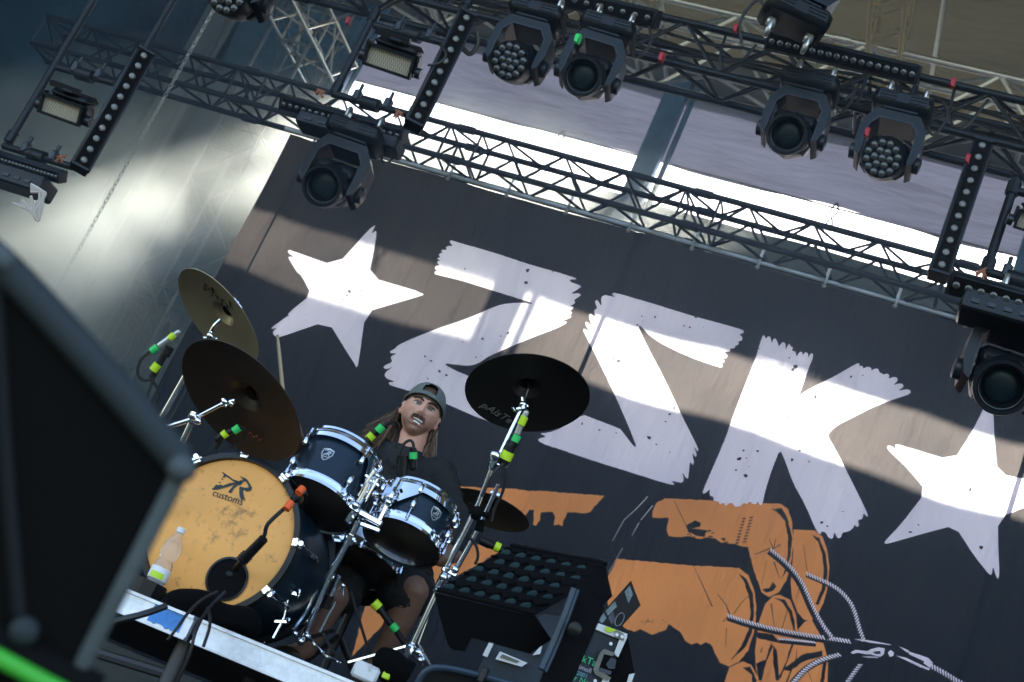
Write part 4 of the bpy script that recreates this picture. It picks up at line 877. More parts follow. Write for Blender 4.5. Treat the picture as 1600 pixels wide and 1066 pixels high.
cb_, cbc, cba = cymbal('large dark cymbal at the left, tilted in front of the pale bronze one', 378, 625, 5.0, .73, -.68, .53, .254, M_dark)
cc, ccc, cca = cymbal('black crash cymbal with grey lettering, right of the drummer', 824, 613, 5.4, .08, -1, .62, .231, M_blkcym)
ce, cec, cea = cymbal('brown cymbal half hidden behind the drummer arm and the chrome stand', 764, 796, 6.4, .38, -.92, .36, .19, M_brown)
M_grey = mat('grey_print', (.22, .22, .22), .6); M_darkink = mat('dark_ink', (.03, .028, .022), .6); M_redink = mat('dull_red_ink', (.13, .02, .02), .6)
def plane_off(c, a, r, h): return c + a * (h * r)
def cymtext(s, c, a, r, o, e, m, par, k=3.2, off=0.0, shear=0):
    pc_ = plane_off(c, a, r, off); O = onplane(*o, pc_, a); E2 = onplane(*e, pc_, a)
    return text(s, O - a * .002, E2 - O, -a, (E2 - O).length / k, m, par, shear=shear)
cymtext('pAisTe', ccc, cca, .231, (749, 634), (812, 671), M_grey, cc, 3.9, .0, .1)
# scribbled lettering on the two left cymbals
def scrib(c, a, r, pts, m, par, w, off):
    b = MB(); pc_ = plane_off(c, a, r, off); b.path([onplane(x, y, pc_, a) - a * .002 for x, y in pts], w, 5, 1, .3); b.build('lettering', m, par)
scrib(cac, caa, .207, [(317, 437), (322, 442), (317, 449), (324, 455), (331, 447), (335, 456), (330, 463), (338, 461), (343, 470), (349, 466), (346, 478), (354, 474), (358, 483), (362, 478), (359, 470)], M_darkink, ca, .0035, .05)
scrib(cbc, cba, .254, [(382, 672), (388, 680), (392, 674), (397, 684), (402, 679), (405, 689), (411, 684)], M_redink, cb_, .004, .02)

# ---- stands: every joint as (photo x, photo y, depth)
def st(name, label, cat, base, parts, group=None):
    t = thing(name, label, cat, D(*base), group)
    for nm, m, segs in parts:
        b = MB()
        for s_ in segs:
            if s_[0] == 't': b.tube(D(*s_[1]), D(*s_[2]), s_[3], s_[4] if len(s_) > 4 else None, n=12)
            elif s_[0] == 'b':
                c = D(*s_[1]); b.ell(c, (s_[2],) * 3)
            elif s_[0] == 'p': b.path([D(*q) for q in s_[1]], s_[2], 7, 2)
            elif s_[0] == 'x':
                a = D(*s_[1]); c = D(*s_[2]); d = (c - a).normalized(); x, y = perp(d); b.box((a + c) / 2, (s_[3], s_[4], (c - a).length), Matrix((x, y, d)).transposed(), min(s_[3], s_[4]) * .25)
        b.build(nm, m, t)
    return t
st('cymbal_stand', 'tall chrome boom stand holding the black lettered cymbal', 'stand', (645, 1040, 5.25), [
    ('boom_arm', M_chrome, [('t', (819, 628, 5.38), (774, 725, 5.3), .0075), ('t', (827, 600, 5.42), (817, 634, 5.38), .006)]),
    ('tilter', M_chrome, [('b', (817, 632, 5.37), .016), ('x', (806, 640, 5.37), (826, 634, 5.37), .012, .012), ('p', [(800, 636, 5.36), (806, 645, 5.36), (814, 640, 5.36)], .004), ('t', (817, 622, 5.38), (819, 640, 5.36), .012)]),
    ('boom_clamp', M_chrome, [('x', (777, 706, 5.29), (768, 734, 5.29), .034, .03), ('b', (774, 712, 5.27), .021), ('t', (765, 722, 5.29), (784, 728, 5.29), .008)]),
    ('upper_tube', M_chrome, [('t', (770, 728, 5.3), (744, 797, 5.29), .0095), ('t', (744, 797, 5.29), (698, 886, 5.27), .0115)]),
    ('counterweight_tube', M_chrome, [('t', (779, 757, 5.34), (748, 826, 5.34), .0085), ('t', (748, 826, 5.34), (704, 905, 5.33), .0105)]),
    ('wing_joint', M_blackmat, [('b', (745, 800, 5.27), .022), ('t', (735, 798, 5.27), (763, 806, 5.3), .01), ('x', (748, 793, 5.28), (740, 812, 5.28), .03, .03), ('x', (733, 785, 5.28), (742, 800, 5.28), .012, .012), ('t', (752, 812, 5.33), (748, 830, 5.33), .016)]),
    ('middle_clamp', M_chrome, [('x', (690, 888, 5.26), (714, 900, 5.26), .022, .02), ('b', (693, 902, 5.25), .017), ('x', (704, 890, 5.27), (697, 912, 5.27), .026, .024), ('b', (711, 890, 5.25), .015), ('b', (684, 922, 5.25), .014), ('t', (700, 888, 5.26), (680, 924, 5.26), .014)]),
    ('lower_tube', M_chrome, [('t', (690, 908, 5.27), (634, 1030, 5.22), .0125), ('t', (634, 1030, 5.22), (612, 1078, 5.2), .015)]),
    ('tripod_leg', M_chrome, [('t', (683, 925, 5.3), (652, 1008, 5.26), .008), ('t', (652, 1008, 5.26), (690, 1075, 5.0), .009)]),
    ('tripod_leg', M_chrome, [('x', (636, 1010, 5.22), (543, 1036, 5.2), .026, .012), ('b', (636, 1012, 5.22), .016)]),
    ('tripod_leg', M_trussblk, [('x', (650, 1015, 5.3), (612, 1042, 5.35), .02, .012)]),
    ('base_clamp', M_chrome, [('x', (644, 1005, 5.21), (632, 1035, 5.21), .034, .034), ('b', (655, 1020, 5.2), .015), ('b', (657, 1032, 5.18), .012)])])
st('cymbal_stand', 'chrome boom stand rising behind the pale bronze cymbal at the left', 'stand', (245, 690, 5.3), [
    ('upper_tube', M_chrome, [('t', (291, 585, 5.3), (247, 662, 5.3), .011), ('t', (247, 662, 5.3), (150, 840, 5.25), .013)]),
    ('tilter', M_chrome, [('p', [(345, 500, 5.22), (334, 510, 5.22), (328, 522, 5.23)], .007), ('b', (329, 525, 5.22), .015), ('t', (318, 528, 5.24), (340, 530, 5.24), .007), ('t', (329, 525, 5.26), (318, 545, 5.26), .009)]),
    ('rod', M_chrome, [('t', (318, 545, 5.26), (291, 585, 5.3), .007)])])
st('cymbal_stand', 'chrome boom arm and clamp in front of the large dark cymbal', 'stand', (270, 690, 5.0), [
    ('boom_arm', M_chrome, [('t', (240, 674, 4.98), (302, 655, 4.95), .0085), ('t', (302, 655, 4.95), (350, 630, 4.93), .0065)]),
    ('boom_clamp', M_chrome, [('b', (302, 650, 4.94), .017), ('b', (310, 658, 4.93), .013), ('x', (297, 645, 4.95), (308, 662, 4.95), .02, .02), ('p', [(294, 652, 4.93), (299, 643, 4.93), (306, 646, 4.93)], .004)]),
    ('tilter', M_chrome, [('b', (352, 628, 4.92), .013), ('t', (345, 632, 4.92), (366, 626, 4.93), .009), ('b', (362, 631, 4.9), .009), ('x', (348, 622, 4.92), (354, 636, 4.92), .016, .014)]),
    ('upper_tube', M_chrome, [('t', (298, 662, 4.95), (286, 688, 4.95), .0105), ('t', (286, 688, 4.95), (276, 712, 5.0), .0075), ('b', (282, 690, 4.94), .008)]),
    ('lower_tube', M_trussblk, [('t', (276, 712, 5.0), (230, 830, 5.25), .012)])])
st('tom_stand', 'chrome double tom stand with clamps standing right of the bass drum', 'stand', (480, 1000, 5.2), [
    ('main_tube', M_chrome, [('t', (560, 815, 5.22), (512, 905, 5.2), .0135), ('t', (512, 905, 5.2), (473, 1002, 5.18), .0115)]),
    ('upper_tube', M_chrome, [('t', (575, 755, 5.24), (552, 800, 5.22), .009), ('x', (553, 800, 5.22), (543, 818, 5.22), .03, .03)]),
    ('cross_bar', M_chrome, [('x', (560, 800, 5.2), (597, 820, 5.2), .028, .026), ('x', (562, 818, 5.19), (594, 830, 5.19), .018, .018)]),
    ('tom_arm', M_chrome, [('t', (592, 815, 5.2), (607, 782, 5.22), .009), ('b', (607, 785, 5.2), .014)]),
    ('tom_arm', M_chrome, [('t', (560, 775, 5.24), (585, 735, 5.26), .007), ('t', (572, 780, 5.24), (592, 745, 5.26), .005), ('b', (548, 780, 5.2), .013), ('b', (556, 790, 5.19), .015), ('x', (545, 790, 5.2), (560, 800, 5.2), .022, .018)]),
    ('collar', M_chrome, [('t', (550, 835, 5.21), (543, 849, 5.21), .021), ('x', (540, 838, 5.2), (556, 844, 5.2), .014, .014), ('b', (554, 846, 5.19), .009)]),
    ('second_tube', M_chrome, [('t', (530, 900, 5.24), (515, 935, 5.24), .009), ('t', (524, 940, 5.24), (500, 988, 5.22), .006)]),
    ('second_tube', M_black, [('t', (516, 930, 5.22), (508, 950, 5.22), .016)]),
    ('wing_bolt', M_chrome, [('b', (536, 915, 5.2), .009), ('p', [(528, 922, 5.2), (536, 914, 5.2), (537, 930, 5.2)], .004)]),
    ('tripod_leg', M_chrome, [('x', (485, 998, 5.18), (505, 1020, 5.1), .02, .01), ('x', (505, 1022, 5.1), (530, 1036, 5.0), .018, .01)]),
    ('tripod_leg', M_trussblk, [('x', (476, 1000, 5.2), (520, 985, 5.5), .02, .01)]),
    ('foot', M_chrome, [('b', (470, 1002, 5.17), .015), ('b', (461, 990, 5.17), .011), ('b', (480, 994, 5.16), .012)])])
st('drum_spur', 'chrome bass drum spur and clamp on the dark shell near the riser edge', 'spur', (430, 990, 5.15), [
    ('spur_rod', M_chrome, [('t', (452, 925, 5.2), (443, 965, 5.18), .005), ('t', (443, 965, 5.18), (426, 997, 5.15), .008)]),
    ('clamp', M_chrome, [('x', (440, 922, 5.19), (469, 930, 5.19), .012, .016), ('x', (468, 920, 5.19), (463, 935, 5.19), .014, .016), ('x', (428, 971, 5.17), (450, 972, 5.17), .012, .014), ('x', (452, 965, 5.17), (448, 975, 5.17), .014, .014)])])
b = MB(); b.path([D(475, 823, 5.35), D(493, 843, 5.37), D(500, 868, 5.38), D(497, 905, 5.37), D(489, 935, 5.35), D(476, 960, 5.33), D(457, 985, 5.28)], .0095, 8, 2)  # light line along the rear hoop, its highlight built as a bright tube
tag(b.build('hoop_highlight', M_chrome), 'highlight of the rear hoop as a curved chrome tube, right side of the bass drum', 'tube')
st('hi_hat_clutch', 'cluster of chrome clamps and wing nuts between the two toms', 'clamp', (575, 750, 5.3), [
    ('clamp', M_chrome, [('x', (570, 742, 5.28), (592, 760, 5.28), .016, .014), ('b', (578, 752, 5.26), .012), ('b', (590, 744, 5.26), .011), ('b', (566, 760, 5.26), .010)]),
    ('wing_nut', M_chrome, [('p', [(584, 728, 5.28), (590, 738, 5.28), (596, 732, 5.28)], .004), ('b', (598, 748, 5.26), .009)]),
    ('threaded_rod', M_chrome, [('t', (586, 722, 5.28), (570, 762, 5.28), .004), ('t', (592, 732, 5.3), (576, 768, 5.3), .004)])])

# ---- microphones
def mic(label, segs, tapes, cab=None, m=M_black, grp=None):
    t = thing('microphone', label, 'microphone', D(*segs[0][0]), grp)
    for i, s_ in enumerate(segs):
        b = MB(); a = D(*s_[0]); c = D(*s_[1]); b.tube(a, c, s_[2], s_[3] if len(s_) > 3 else None, n=12)
        if i == 0: b.ell(a, (s_[2] * .98,) * 3)
        b.build('capsule' if i == 0 else 'body' if i == 1 else 'holder', m[i] if isinstance(m, (list, tuple)) else m, t)
    for (a, c, r_, mm) in tapes:
        b = MB(); b.tube(D(*a), D(*c), r_, n=12); b.build('tape_band', mm, t)
    if cab:
        for q in cab:
            b = MB(); b.path([D(*x) for x in q], .0055, 6, 3); b.build('cable', M_cable, t)
    return t
GM = 'drum microphones'
M_micsilver = mat('mic_satin_nickel', (.5, .5, .5), .35, .7)
mic('silver overhead microphone aimed up beside the pale bronze cymbal', [((279, 519, 5.2), (269, 526, 5.2), .009), ((269, 526, 5.2), (248, 541, 5.2), .011), ((262, 545, 5.22), (236, 592, 5.22), .013), ((266, 542, 5.22), (258, 556, 5.22), .016)],
    [((272, 523, 5.19), (265, 529, 5.19), .0125, M_lime), ((246, 542, 5.19), (236, 549, 5.19), .0125, M_green), ((247, 569, 5.21), (239, 579, 5.21), .016, M_lime)],
    [[(234, 550, 5.2), (218, 562, 5.2), (213, 585, 5.2), (224, 596, 5.2), (237, 592, 5.2)], [(237, 593, 5.2), (250, 612, 5.2), (243, 632, 5.2), (232, 650, 5.2)], [(240, 590, 5.2), (228, 625, 5.2), (222, 640, 5.2)]], [M_micsilver, M_micsilver, M_black, M_black], GM)
mic('overhead microphone strapped along the tall chrome stand under the black cymbal', [((822, 645, 5.3), (817, 655, 5.3), .011), ((817, 655, 5.3), (808, 678, 5.3), .012), ((806, 690, 5.3), (795, 702, 5.3), .016), ((797, 698, 5.3), (784, 726, 5.3), .02)],
    [((820, 651, 5.29), (814, 664, 5.29), .0145, M_lime), ((809, 680, 5.29), (804, 690, 5.29), .0155, M_green), ((795, 706, 5.29), (789, 718, 5.29), .0225, M_lime)],
    [[(786, 724, 5.27), (772, 738, 5.26), (762, 755, 5.26), (752, 776, 5.26)], [(784, 728, 5.26), (790, 745, 5.26), (786, 770, 5.27), (772, 795, 5.28), (768, 815, 5.28)], [(800, 700, 5.3), (800, 722, 5.3), (788, 732, 5.29)]], [M_micsilver, M_micsilver, M_black, M_black], GM)
mic('small clip microphone with green and lime tape on the far rim of the badge tom', [((575, 690, 5.5), (584, 679, 5.5), .016), ((584, 679, 5.5), (604, 664, 5.5), .013), ((570, 695, 5.45), (578, 688, 5.45), .02)], [((575, 687, 5.48), (583, 679, 5.48), .017, M_lime), ((590, 674, 5.48), (598, 666, 5.48), .016, M_green)], [[(604, 664, 5.5), (618, 656, 5.55), (625, 672, 5.6), (618, 700, 5.6)]], grp=GM)
mic('clip microphone with a green band and arched cable above the bracket tom', [((645, 730, 5.4), (645, 718, 5.4), .014), ((645, 718, 5.4), (646, 700, 5.4), .012), ((630, 712, 5.4), (628, 752, 5.4), .022), ((640, 745, 5.42), (635, 765, 5.42), .018)], [((646, 717, 5.38), (646, 707, 5.38), .015, M_green)], [[(647, 706, 5.4), (646, 692, 5.4), (640, 687, 5.4), (630, 694, 5.4), (621, 715, 5.4), (620, 745, 5.4)]], grp=GM)
mic('clip microphone with green and lime tape in front of the large dark cymbal', [((340, 686, 4.92), (352, 678, 4.92), .012), ((352, 678, 4.92), (376, 668, 4.92), .011), ((345, 685, 4.93), (336, 700, 4.93), .012)], [((348, 681, 4.91), (354, 676, 4.91), .0135, M_lime), ((365, 674, 4.91), (374, 668, 4.91), .0135, M_green)], [[(376, 668, 4.92), (386, 672, 4.93), (380, 690, 4.95), (360, 700, 4.98)]], grp=GM)
mic('snare microphone with a lime cap and green band in front of the bare knee', [((588, 945, 5.35), (596, 955, 5.35), .017), ((596, 955, 5.35), (613, 978, 5.35), .013), ((618, 984, 5.35), (634, 1008, 5.35), .012)], [((584, 941, 5.34), (592, 950, 5.34), .0185, M_lime), ((612, 976, 5.34), (620, 985, 5.34), .0155, M_green)], [[(634, 1008, 5.35), (645, 1024, 5.3), (660, 1040, 5.3)], [(548, 925, 5.3), (560, 965, 5.3), (580, 1030, 5.3)], [(505, 990, 5.2), (515, 1010, 5.2), (535, 1035, 5.15)]], grp=GM)
mic('black microphone with a lime band behind the large floor light', [((755, 846, 5.6), (766, 851, 5.6), .018), ((766, 851, 5.6), (790, 862, 5.6), .015), ((786, 860, 5.6), (800, 868, 5.6), .02)], [((773, 853, 5.58), (781, 857, 5.58), .019, M_lime)], [[(728, 835, 5.3), (744, 850, 5.3), (748, 870, 5.3), (742, 882, 5.3)]], grp=GM)
kb = thing('kick_microphone', 'black kick drum microphone on a bent arm with orange tape, at the port hole', 'microphone', D(400, 850, 4.85), GM)
b = MB(); b.path([D(474, 765, 4.95), D(452, 788, 4.9), D(420, 816, 4.86), D(415, 826, 4.86), D(414, 836, 4.86), D(408, 845, 4.86)], .007, 8, 1); b.build('boom_arm', M_black, kb)
b = MB(); b.tube(D(412, 842, 4.86), D(381, 874, 4.9), .016, .018, 14); b.build('body', M_black, kb)
b = MB()
for k in range(4): b.tube(D(378 + k * 3, 876 - k * 3, 4.9), D(376.8 + k * 3, 877.2 - k * 3, 4.9), .022, n=14)
b.tube(D(379, 876, 4.9), D(368, 889, 5.0), .012); b.build('shock_mount', M_black, kb)
for a, c in (((455, 785), (447, 796)), ((473, 763), (466, 771))):
    b = MB(); b.tube(D(*a, 4.89), D(*c, 4.87), .0135, n=10); b.build('tape_band', M_orange, kb)
b = MB(); b.path([D(474, 768, 4.95), D(478, 776, 5.0), D(470, 790, 5.1)], .01, 8, 1); b.ell(D(462, 778, 4.93), (.018, .018, .018)); b.build('stand_joint', M_black, kb)

# ---- things on the riser edge
bt_o = D(232, 922, 4.78)
ty = thing('black_tray', 'low black tub on the riser edge with a water bottle standing on it', 'tub', (bt_o.x, bt_o.y, RIS))
c = Vector((P(236, 905, YF + .085).x, YF + .085, RIS)); b = MB(); b.lathe([(.058, RIS - c.z), (.062, RIS - c.z + .055), (.056, RIS - c.z + .057), (.052, RIS - c.z + .02)], (c.x, YF + .1, c.z), (0, 0, 1), 8); b.build('tub', M_black, ty)
TB = Vector((P(245, 905, YF + .085).x, YF + .085, RIS + .057))
M_pet = bpy.data.materials.new('clear_bottle'); M_pet.use_nodes = True
p_ = M_pet.node_tree.nodes['Principled BSDF']; p_.inputs['Transmission Weight'].default_value = .85; p_.inputs['Roughness'].default_value = .06; p_.inputs['IOR'].default_value = 1.25; p_.inputs['Base Color'].default_value = (.95, .93, .92, 1)
bo = thing('water_bottle', 'clear water bottle with a white cap in front of the amber drum head', 'bottle', TB)
b = MB(); b.lathe([(.026, 0), (.033, .008), (.034, .05), (.030, .075), (.024, .085), (.030, .10), (.034, .12), (.031, .145), (.018, .168), (.013, .178), (.012, .186)], TB, (0, 0, 1), 24); b.build('bottle_body', M_pet, bo)
b = MB(); b.lathe([(.015, .186), (.015, .202), (.012, .205)], TB, (0, 0, 1), 16); b.build('cap', M_white, bo)
b = MB(); b.lathe([(.0345, .012), (.0352, .014), (.0352, .052), (.0345, .054)], TB, (0, 0, 1), 24, close=True); b.build('label_sleeve', M_white, bo)
b = MB(); b.patch(.0356, -2.0, -.6, lambda a: .035, lambda a: .014, 8, .0006); b.v = [v + TB for v in b.v]; b.build('label_mark', M_lime, bo)
M_cloth = mat('black_cloth', (.003, .003, .0035), .95, spec=.1, bump=.8, bs=14)
def lumpy(pts, r, name, m, label, cat, seed=1, n=18):
    b = MB(); pts = [D(*p) for p in pts]; b.path(pts, r, n, 3)
    for i, v in enumerate(b.v):
        b.v[i] = v + Vector((math.sin(v.x * 37 + seed), math.cos(v.z * 41 + v.x * 23), math.sin(v.y * 31 + v.x * 29))) * .007
    return tag(b.build(name, m, smooth=80), label, cat)
lumpy([(262, 936, 4.88), (285, 938, 4.86), (318, 950, 4.85), (350, 962, 4.86), (385, 972, 4.88), (405, 985, 4.9)], [.018, .04, .05, .045, .042, .02], 'rolled_cloth', M_cloth, 'black rolled cloth lying along the riser edge under the bass drum', 'cloth')
for i, (pts, l) in enumerate([([(340, 925, 4.75), (318, 935, 4.7), (295, 955, 4.58), (278, 980, 4.5), (262, 1000, 4.5)], 'thin black cable crossing the blue tape on the riser edge'),
                         ([(352, 925, 4.75), (325, 950, 4.68), (305, 985, 4.52), (298, 1020, 4.5), (275, 1070, 4.5)], 'thin black cable hanging over the gap in the aluminium edge'),
                         ([(325, 950, 4.7), (330, 975, 4.56), (318, 1010, 4.5)], 'short black cable hanging over the right aluminium rail'),
                         ([(260, 947, 4.55), (225, 960, 4.5), (190, 968, 4.48), (165, 975, 4.48)], 'thick black cable running left under the aluminium edge')]):
    cable(l, [D(*p) for p in pts], .0055 if i < 3 else .011, name='stage_cable', grp='cables on the riser edge')
ps = thing('power_strip', 'white power strip with a lime tape mark on the riser floor beside the stand base', 'power strip', D(575, 1050, 5.0))
b = MB(); a = D(552, 1042, 4.95); c = D(590, 1060, 4.95); d = (c - a).normalized(); x, y = perp(d); b.box((a + c) / 2, (.05, .06, (c - a).length), Matrix((x, y, d)).transposed(), .01); b.build('casing', M_white, ps)
b = MB(); b.tube(D(577, 1048, 4.93), D(579, 1038, 4.93), .005); b.build('switch', M_white, ps)
b = MB(); b.box(D(604, 1056, 4.94), (.028, .02, .024), bevel=.003); b.build('tape_mark', M_lime, ps)
lumpy([(590, 1030, 5.0), (610, 1040, 4.98), (640, 1060, 4.98)], [.03, .06, .05], 'folded_cloth', M_cloth, 'black cloth heaped at the base of the tall chrome stand', 'cloth', 3)
# drum stool
sc_ = D(560, 925, 6.1); sto = thing('drum_stool', 'round black stool under the drummer', 'stool', (sc_.x, sc_.y, RIS))
b = MB(); b.lathe([(.14, .0), (.17, .02), (.17, .07), (.15, .09), (.001, .095)], (sc_.x, sc_.y, sc_.z), (0, 0, 1), 28); b.build('seat', M_blackmat, sto)
b = MB(); b.tube((sc_.x, sc_.y, RIS + .1), (sc_.x, sc_.y, sc_.z), .018); b.build('post', M_black, sto)
for k in range(3):
    a = k * 2.1 + .4; b = MB(); b.tube((sc_.x, sc_.y, RIS + .25), (sc_.x + .25 * math.cos(a), sc_.y + .25 * math.sin(a), RIS + .01), .012); b.build('leg', M_black, sto)
# ================================================================ the drummer
HC = D(657, 647, 6.0)                             # middle of the head
_f = (CAM - HC); _f.z = 0; _f.normalize(); _pt = math.radians(3)
HF = (_f * math.cos(_pt) + Vector((0, 0, 1)) * math.sin(_pt)).normalized()
HX = HF.cross(Vector((0, 0, 1))).normalized()      # towards the viewer's left is -HX ... person's left/right handled by sign
HX = -HX                                           # +x = viewer's right
HZ = HX.cross(HF) * -1
HZ = HZ if HZ.z > 0 else -HZ
_r = math.radians(-2); HX, HZ = HX * math.cos(_r) + HZ * math.sin(_r), HZ * math.cos(_r) - HX * math.sin(_r)
if HX.dot(R3 @ Vector((1, 0, 0))) < 0: HX = -HX
HM = Matrix((HX, HF, HZ)).transposed()             # columns: x viewer-right, y out of the face, z up
def hp(x, y, z): return HC + HM @ Vector((x, y, z if z > 0 else z * .9))
def gs(x, y, z, c, s): return math.exp(-((x - c[0]) / s[0]) ** 2 - ((y - c[1]) / s[1]) ** 2 - ((z - c[2]) / s[2]) ** 2)
import bmesh
def head_mesh():
    bm = bmesh.new(); bmesh.ops.create_icosphere(bm, subdivisions=6, radius=1)
    for v in bm.verts:
        x, y, z = v.co
        px, py, pz = x * .077, y * .096, z * .118
        if pz < 0: k = 1 - .30 * min(1, (-pz / .118)) ** 1.5; px *= k; py = py * (1 - .12 * (-pz / .118)) + (.012 * (-pz / .118) if y > 0 else 0)
        if y > 0:
            py *= 1 - .10 * (1 - abs(x)) * (1 if pz < .04 else .5)
            f = 0
            f += .010 * gs(px, 0, pz, (0, 0, .030), (.050, 1, .010))                       # brow
            f -= .011 * gs(abs(px), 0, pz, (.031, 0, .014), (.015, 1, .011))                # sockets
            f += .004 * gs(abs(px), 0, pz, (.031, 0, .013), (.011, 1, .007))
            f += .012 * gs(px, 0, pz, (0, 0, .010), (.009, 1, .018))                        # nose bridge
            f += .026 * gs(px, 0, pz, (0, 0, -.020), (.011, 1, .015))                       # nose tip
            f += .010 * gs(abs(px), 0, pz, (.013, 0, -.026), (.006, 1, .007))
            f += .006 * gs(abs(px), 0, pz, (.045, 0, -.008), (.018, 1, .015))               # cheekbone
            f -= .004 * gs(abs(px), 0, pz, (.050, 0, -.045), (.015, 1, .02))
            f += .008 * gs(px, 0, pz, (0, 0, -.052), (.030, 1, .020))                       # muzzle
            f -= .022 * gs(px - .002, 0, pz + px * .10, (0, 0, -.061), (.023, 1, .0095))         # open mouth
            f += .007 * gs(px, 0, pz, (0, 0, -.0465), (.022, 1, .0038))
            f += .008 * gs(px, 0, pz, (0, 0, -.0745), (.019, 1, .0045))
            f += .010 * gs(px, 0, pz, (0, 0, -.100), (.020, 1, .013))                       # chin
            f -= .004 * gs(px, 0, pz, (0, 0, -.084), (.02, 1, .005))
            py += f * min(1, y * 2.2)
        v.co = hp(px, py, pz)
    for sx in (-1, 1):                               # ears
        e = bmesh.ops.create_icosphere(bm, subdivisions=4, radius=1)['verts']
        for v in e:
            x, y, z = v.co; q = math.hypot(y, z); d = (.004 * (1 - q) if q < .6 else 0)
            v.co = HC + HM @ Vector((sx * (.078 + .012 * x + .006 * max(0, -y)) - sx * d, -.004 + .017 * y * (1 if z > -.3 else .8), -.006 + .031 * z))
    me = bpy.data.meshes.new('h'); bm.to_mesh(me); bm.free(); return me
# skeleton: (name, point, radius, parent)
SHL, SHR = D(583, 706, 6.05), D(684, 744, 6.02)    # shoulders, viewer left / right
CH = (SHL + SHR) / 2 + Vector((0, .02, -.06))
PV = Vector((SHL.x * .5 + SHR.x * .5 - .02, 5.83, RIS + .60))
KR = D(640, 930, 5.75); AR_ = D(594, 1030, 5.8)     # bare knee and ankle, viewer right
KL = D(520, 930, 5.7)
skel = [('pv', PV, .14, None), ('bel', PV.lerp(CH, .4), .145, 'pv'), ('ch', CH - Vector((0, 0, .10)), .155, 'bel'), ('up', CH + Vector((0, 0, .04)), .115, 'ch'),
        ('nk', HC + Vector((0, .045, -.165)), .060, 'up'), ('nk2', HC + Vector((0, .035, -.10)), .058, 'nk'), ('nk3', HC + Vector((0, .02, -.03)), .052, 'nk2'),
        ('sl', SHL, .068, 'up'), ('el', D(520, 800, 5.85), .044, 'sl'), ('wl', D(468, 700, 5.45), .029, 'el'), ('hl', D(446, 655, 5.35), .046, 'wl'),
        ('sr', SHR, .068, 'up'), ('er', D(712, 862, 6.0), .045, 'sr'), ('er2', D(690, 868, 5.9), .046, 'er'), ('wr', D(632, 862, 5.78), .029, 'er2'), ('hr', D(612, 868, 5.76), .046, 'wr'),
        ('hipr', PV + Vector((.10, -.02, -.03)), .105, 'pv'), ('kr', KR + Vector((0, .02, .03)), .066, 'hipr'), ('cr', KR.lerp(AR_, .35) + Vector((0, .02, 0)), .060, 'kr'), ('ar', AR_, .038, 'cr'), ('fr', Vector((AR_.x + .02, AR_.y - .17, RIS + .035)), .036, 'ar'),
        ('hipl', PV + Vector((-.12, -.02, -.03)), .105, 'pv'), ('kl', KL, .068, 'hipl'), ('al', Vector((KL.x - .02, KL.y + .03, RIS + .12)), .04, 'kl'), ('fl', Vector((KL.x - .02, KL.y - .14, RIS + .035)), .036, 'al')]
def skinned(nodes, sub=2, voxel=None, it=8):
    """tapered limbs between the joints, as closed volumes that the remesh fuses into one surface"""
    P_ = {n[0]: n for n in nodes}; mb = MB()
    for n in nodes:
        mb.ell(n[1], (n[2],) * 3, None, 20, 12)
        if n[3] in P_:
            q = P_[n[3]]; mb.tube(q[1], n[1], q[2] * .985, n[2] * .985, 20)
    bm = bmesh.new(); vv = [bm.verts.new(v) for v in mb.v]
    for f_ in mb.f:
        try: bm.faces.new([vv[i] for i in f_])
        except ValueError: pass
    bmesh.ops.remove_doubles(bm, verts=bm.verts, dist=1e-6)
    bmesh.ops.recalc_face_normals(bm, faces=bm.faces)
    me = bpy.data.meshes.new('sk'); bm.to_mesh(me); bm.free()
    return join([me], voxel, it) if voxel else me
def fingers(palm, fwd, side, grip, s=1.0):
    """five finger chains curling round the direction grip"""
    out = []; fwd = fwd.normalized(); side = (side - fwd * side.dot(fwd)).normalized(); nrm = fwd.cross(side)
    for k, (o, L) in enumerate([(-.030, .065), (-.010, .075), (.010, .072), (.029, .058)]):
        p0 = palm + side * (o * s) + fwd * .02; p1 = p0 + fwd * (L * .5) ; p2 = p1 + fwd * (L * .12) + nrm * (L * .38); p3 = p2 - fwd * (L * .28) + nrm * (L * .1)
        out.append([('a', p0, .010, None), ('b', p1, .0092, 'a'), ('c', p2, .0085, 'b'), ('d', p3, .0075, 'c')])
    p0 = palm - side * .032; p1 = p0 - side * .018 + fwd * .028 + nrm * .014; p2 = p1 + fwd * .026 + nrm * .012 + side * .008
    out.append([('a', p0, .013, None), ('b', p1, .0105, 'a'), ('c', p2, .009, 'b')]); return out
def join(meshes, voxel, it=1):
    bm = bmesh.new()
    for m in meshes: bm.from_mesh(m)
    me = bpy.data.meshes.new('j'); bm.to_mesh(me); bm.free(); ob = bpy.data.objects.new('j', me); COL.objects.link(ob)
    md = ob.modifiers.new('r', 'REMESH'); md.mode = 'VOXEL'; md.voxel_size = voxel; md.use_smooth_shade = True
    sm = ob.modifiers.new('c', 'SMOOTH'); sm.factor = .4; sm.iterations = it
    r = bpy.data.meshes.new_from_object(ob.evaluated_get(bpy.context.evaluated_depsgraph_get())); bpy.data.objects.remove(ob); return r
HLp = D(446, 655, 5.35); HRp = D(612, 868, 5.76)
stick_d = (D(437, 562, 5.35) - D(447, 668, 5.35)).normalized()
parts = [skinned(skel), head_mesh()]
for q_ in (HLp, HRp):
    _b = bmesh.new(); bmesh.ops.create_icosphere(_b, subdivisions=3, radius=.041, matrix=Matrix.Translation(q_)); _m = bpy.data.meshes.new('pm'); _b.to_mesh(_m); _b.free(); parts.append(_m)
for ch in fingers(HLp, Vector((.2, -1, .3)), stick_d, None) + fingers(HRp, Vector((-.8, -.6, -.1)), Vector((.2, -.6, .5)), None): parts.append(skinned(ch, 1))
body = join(parts, .0042)
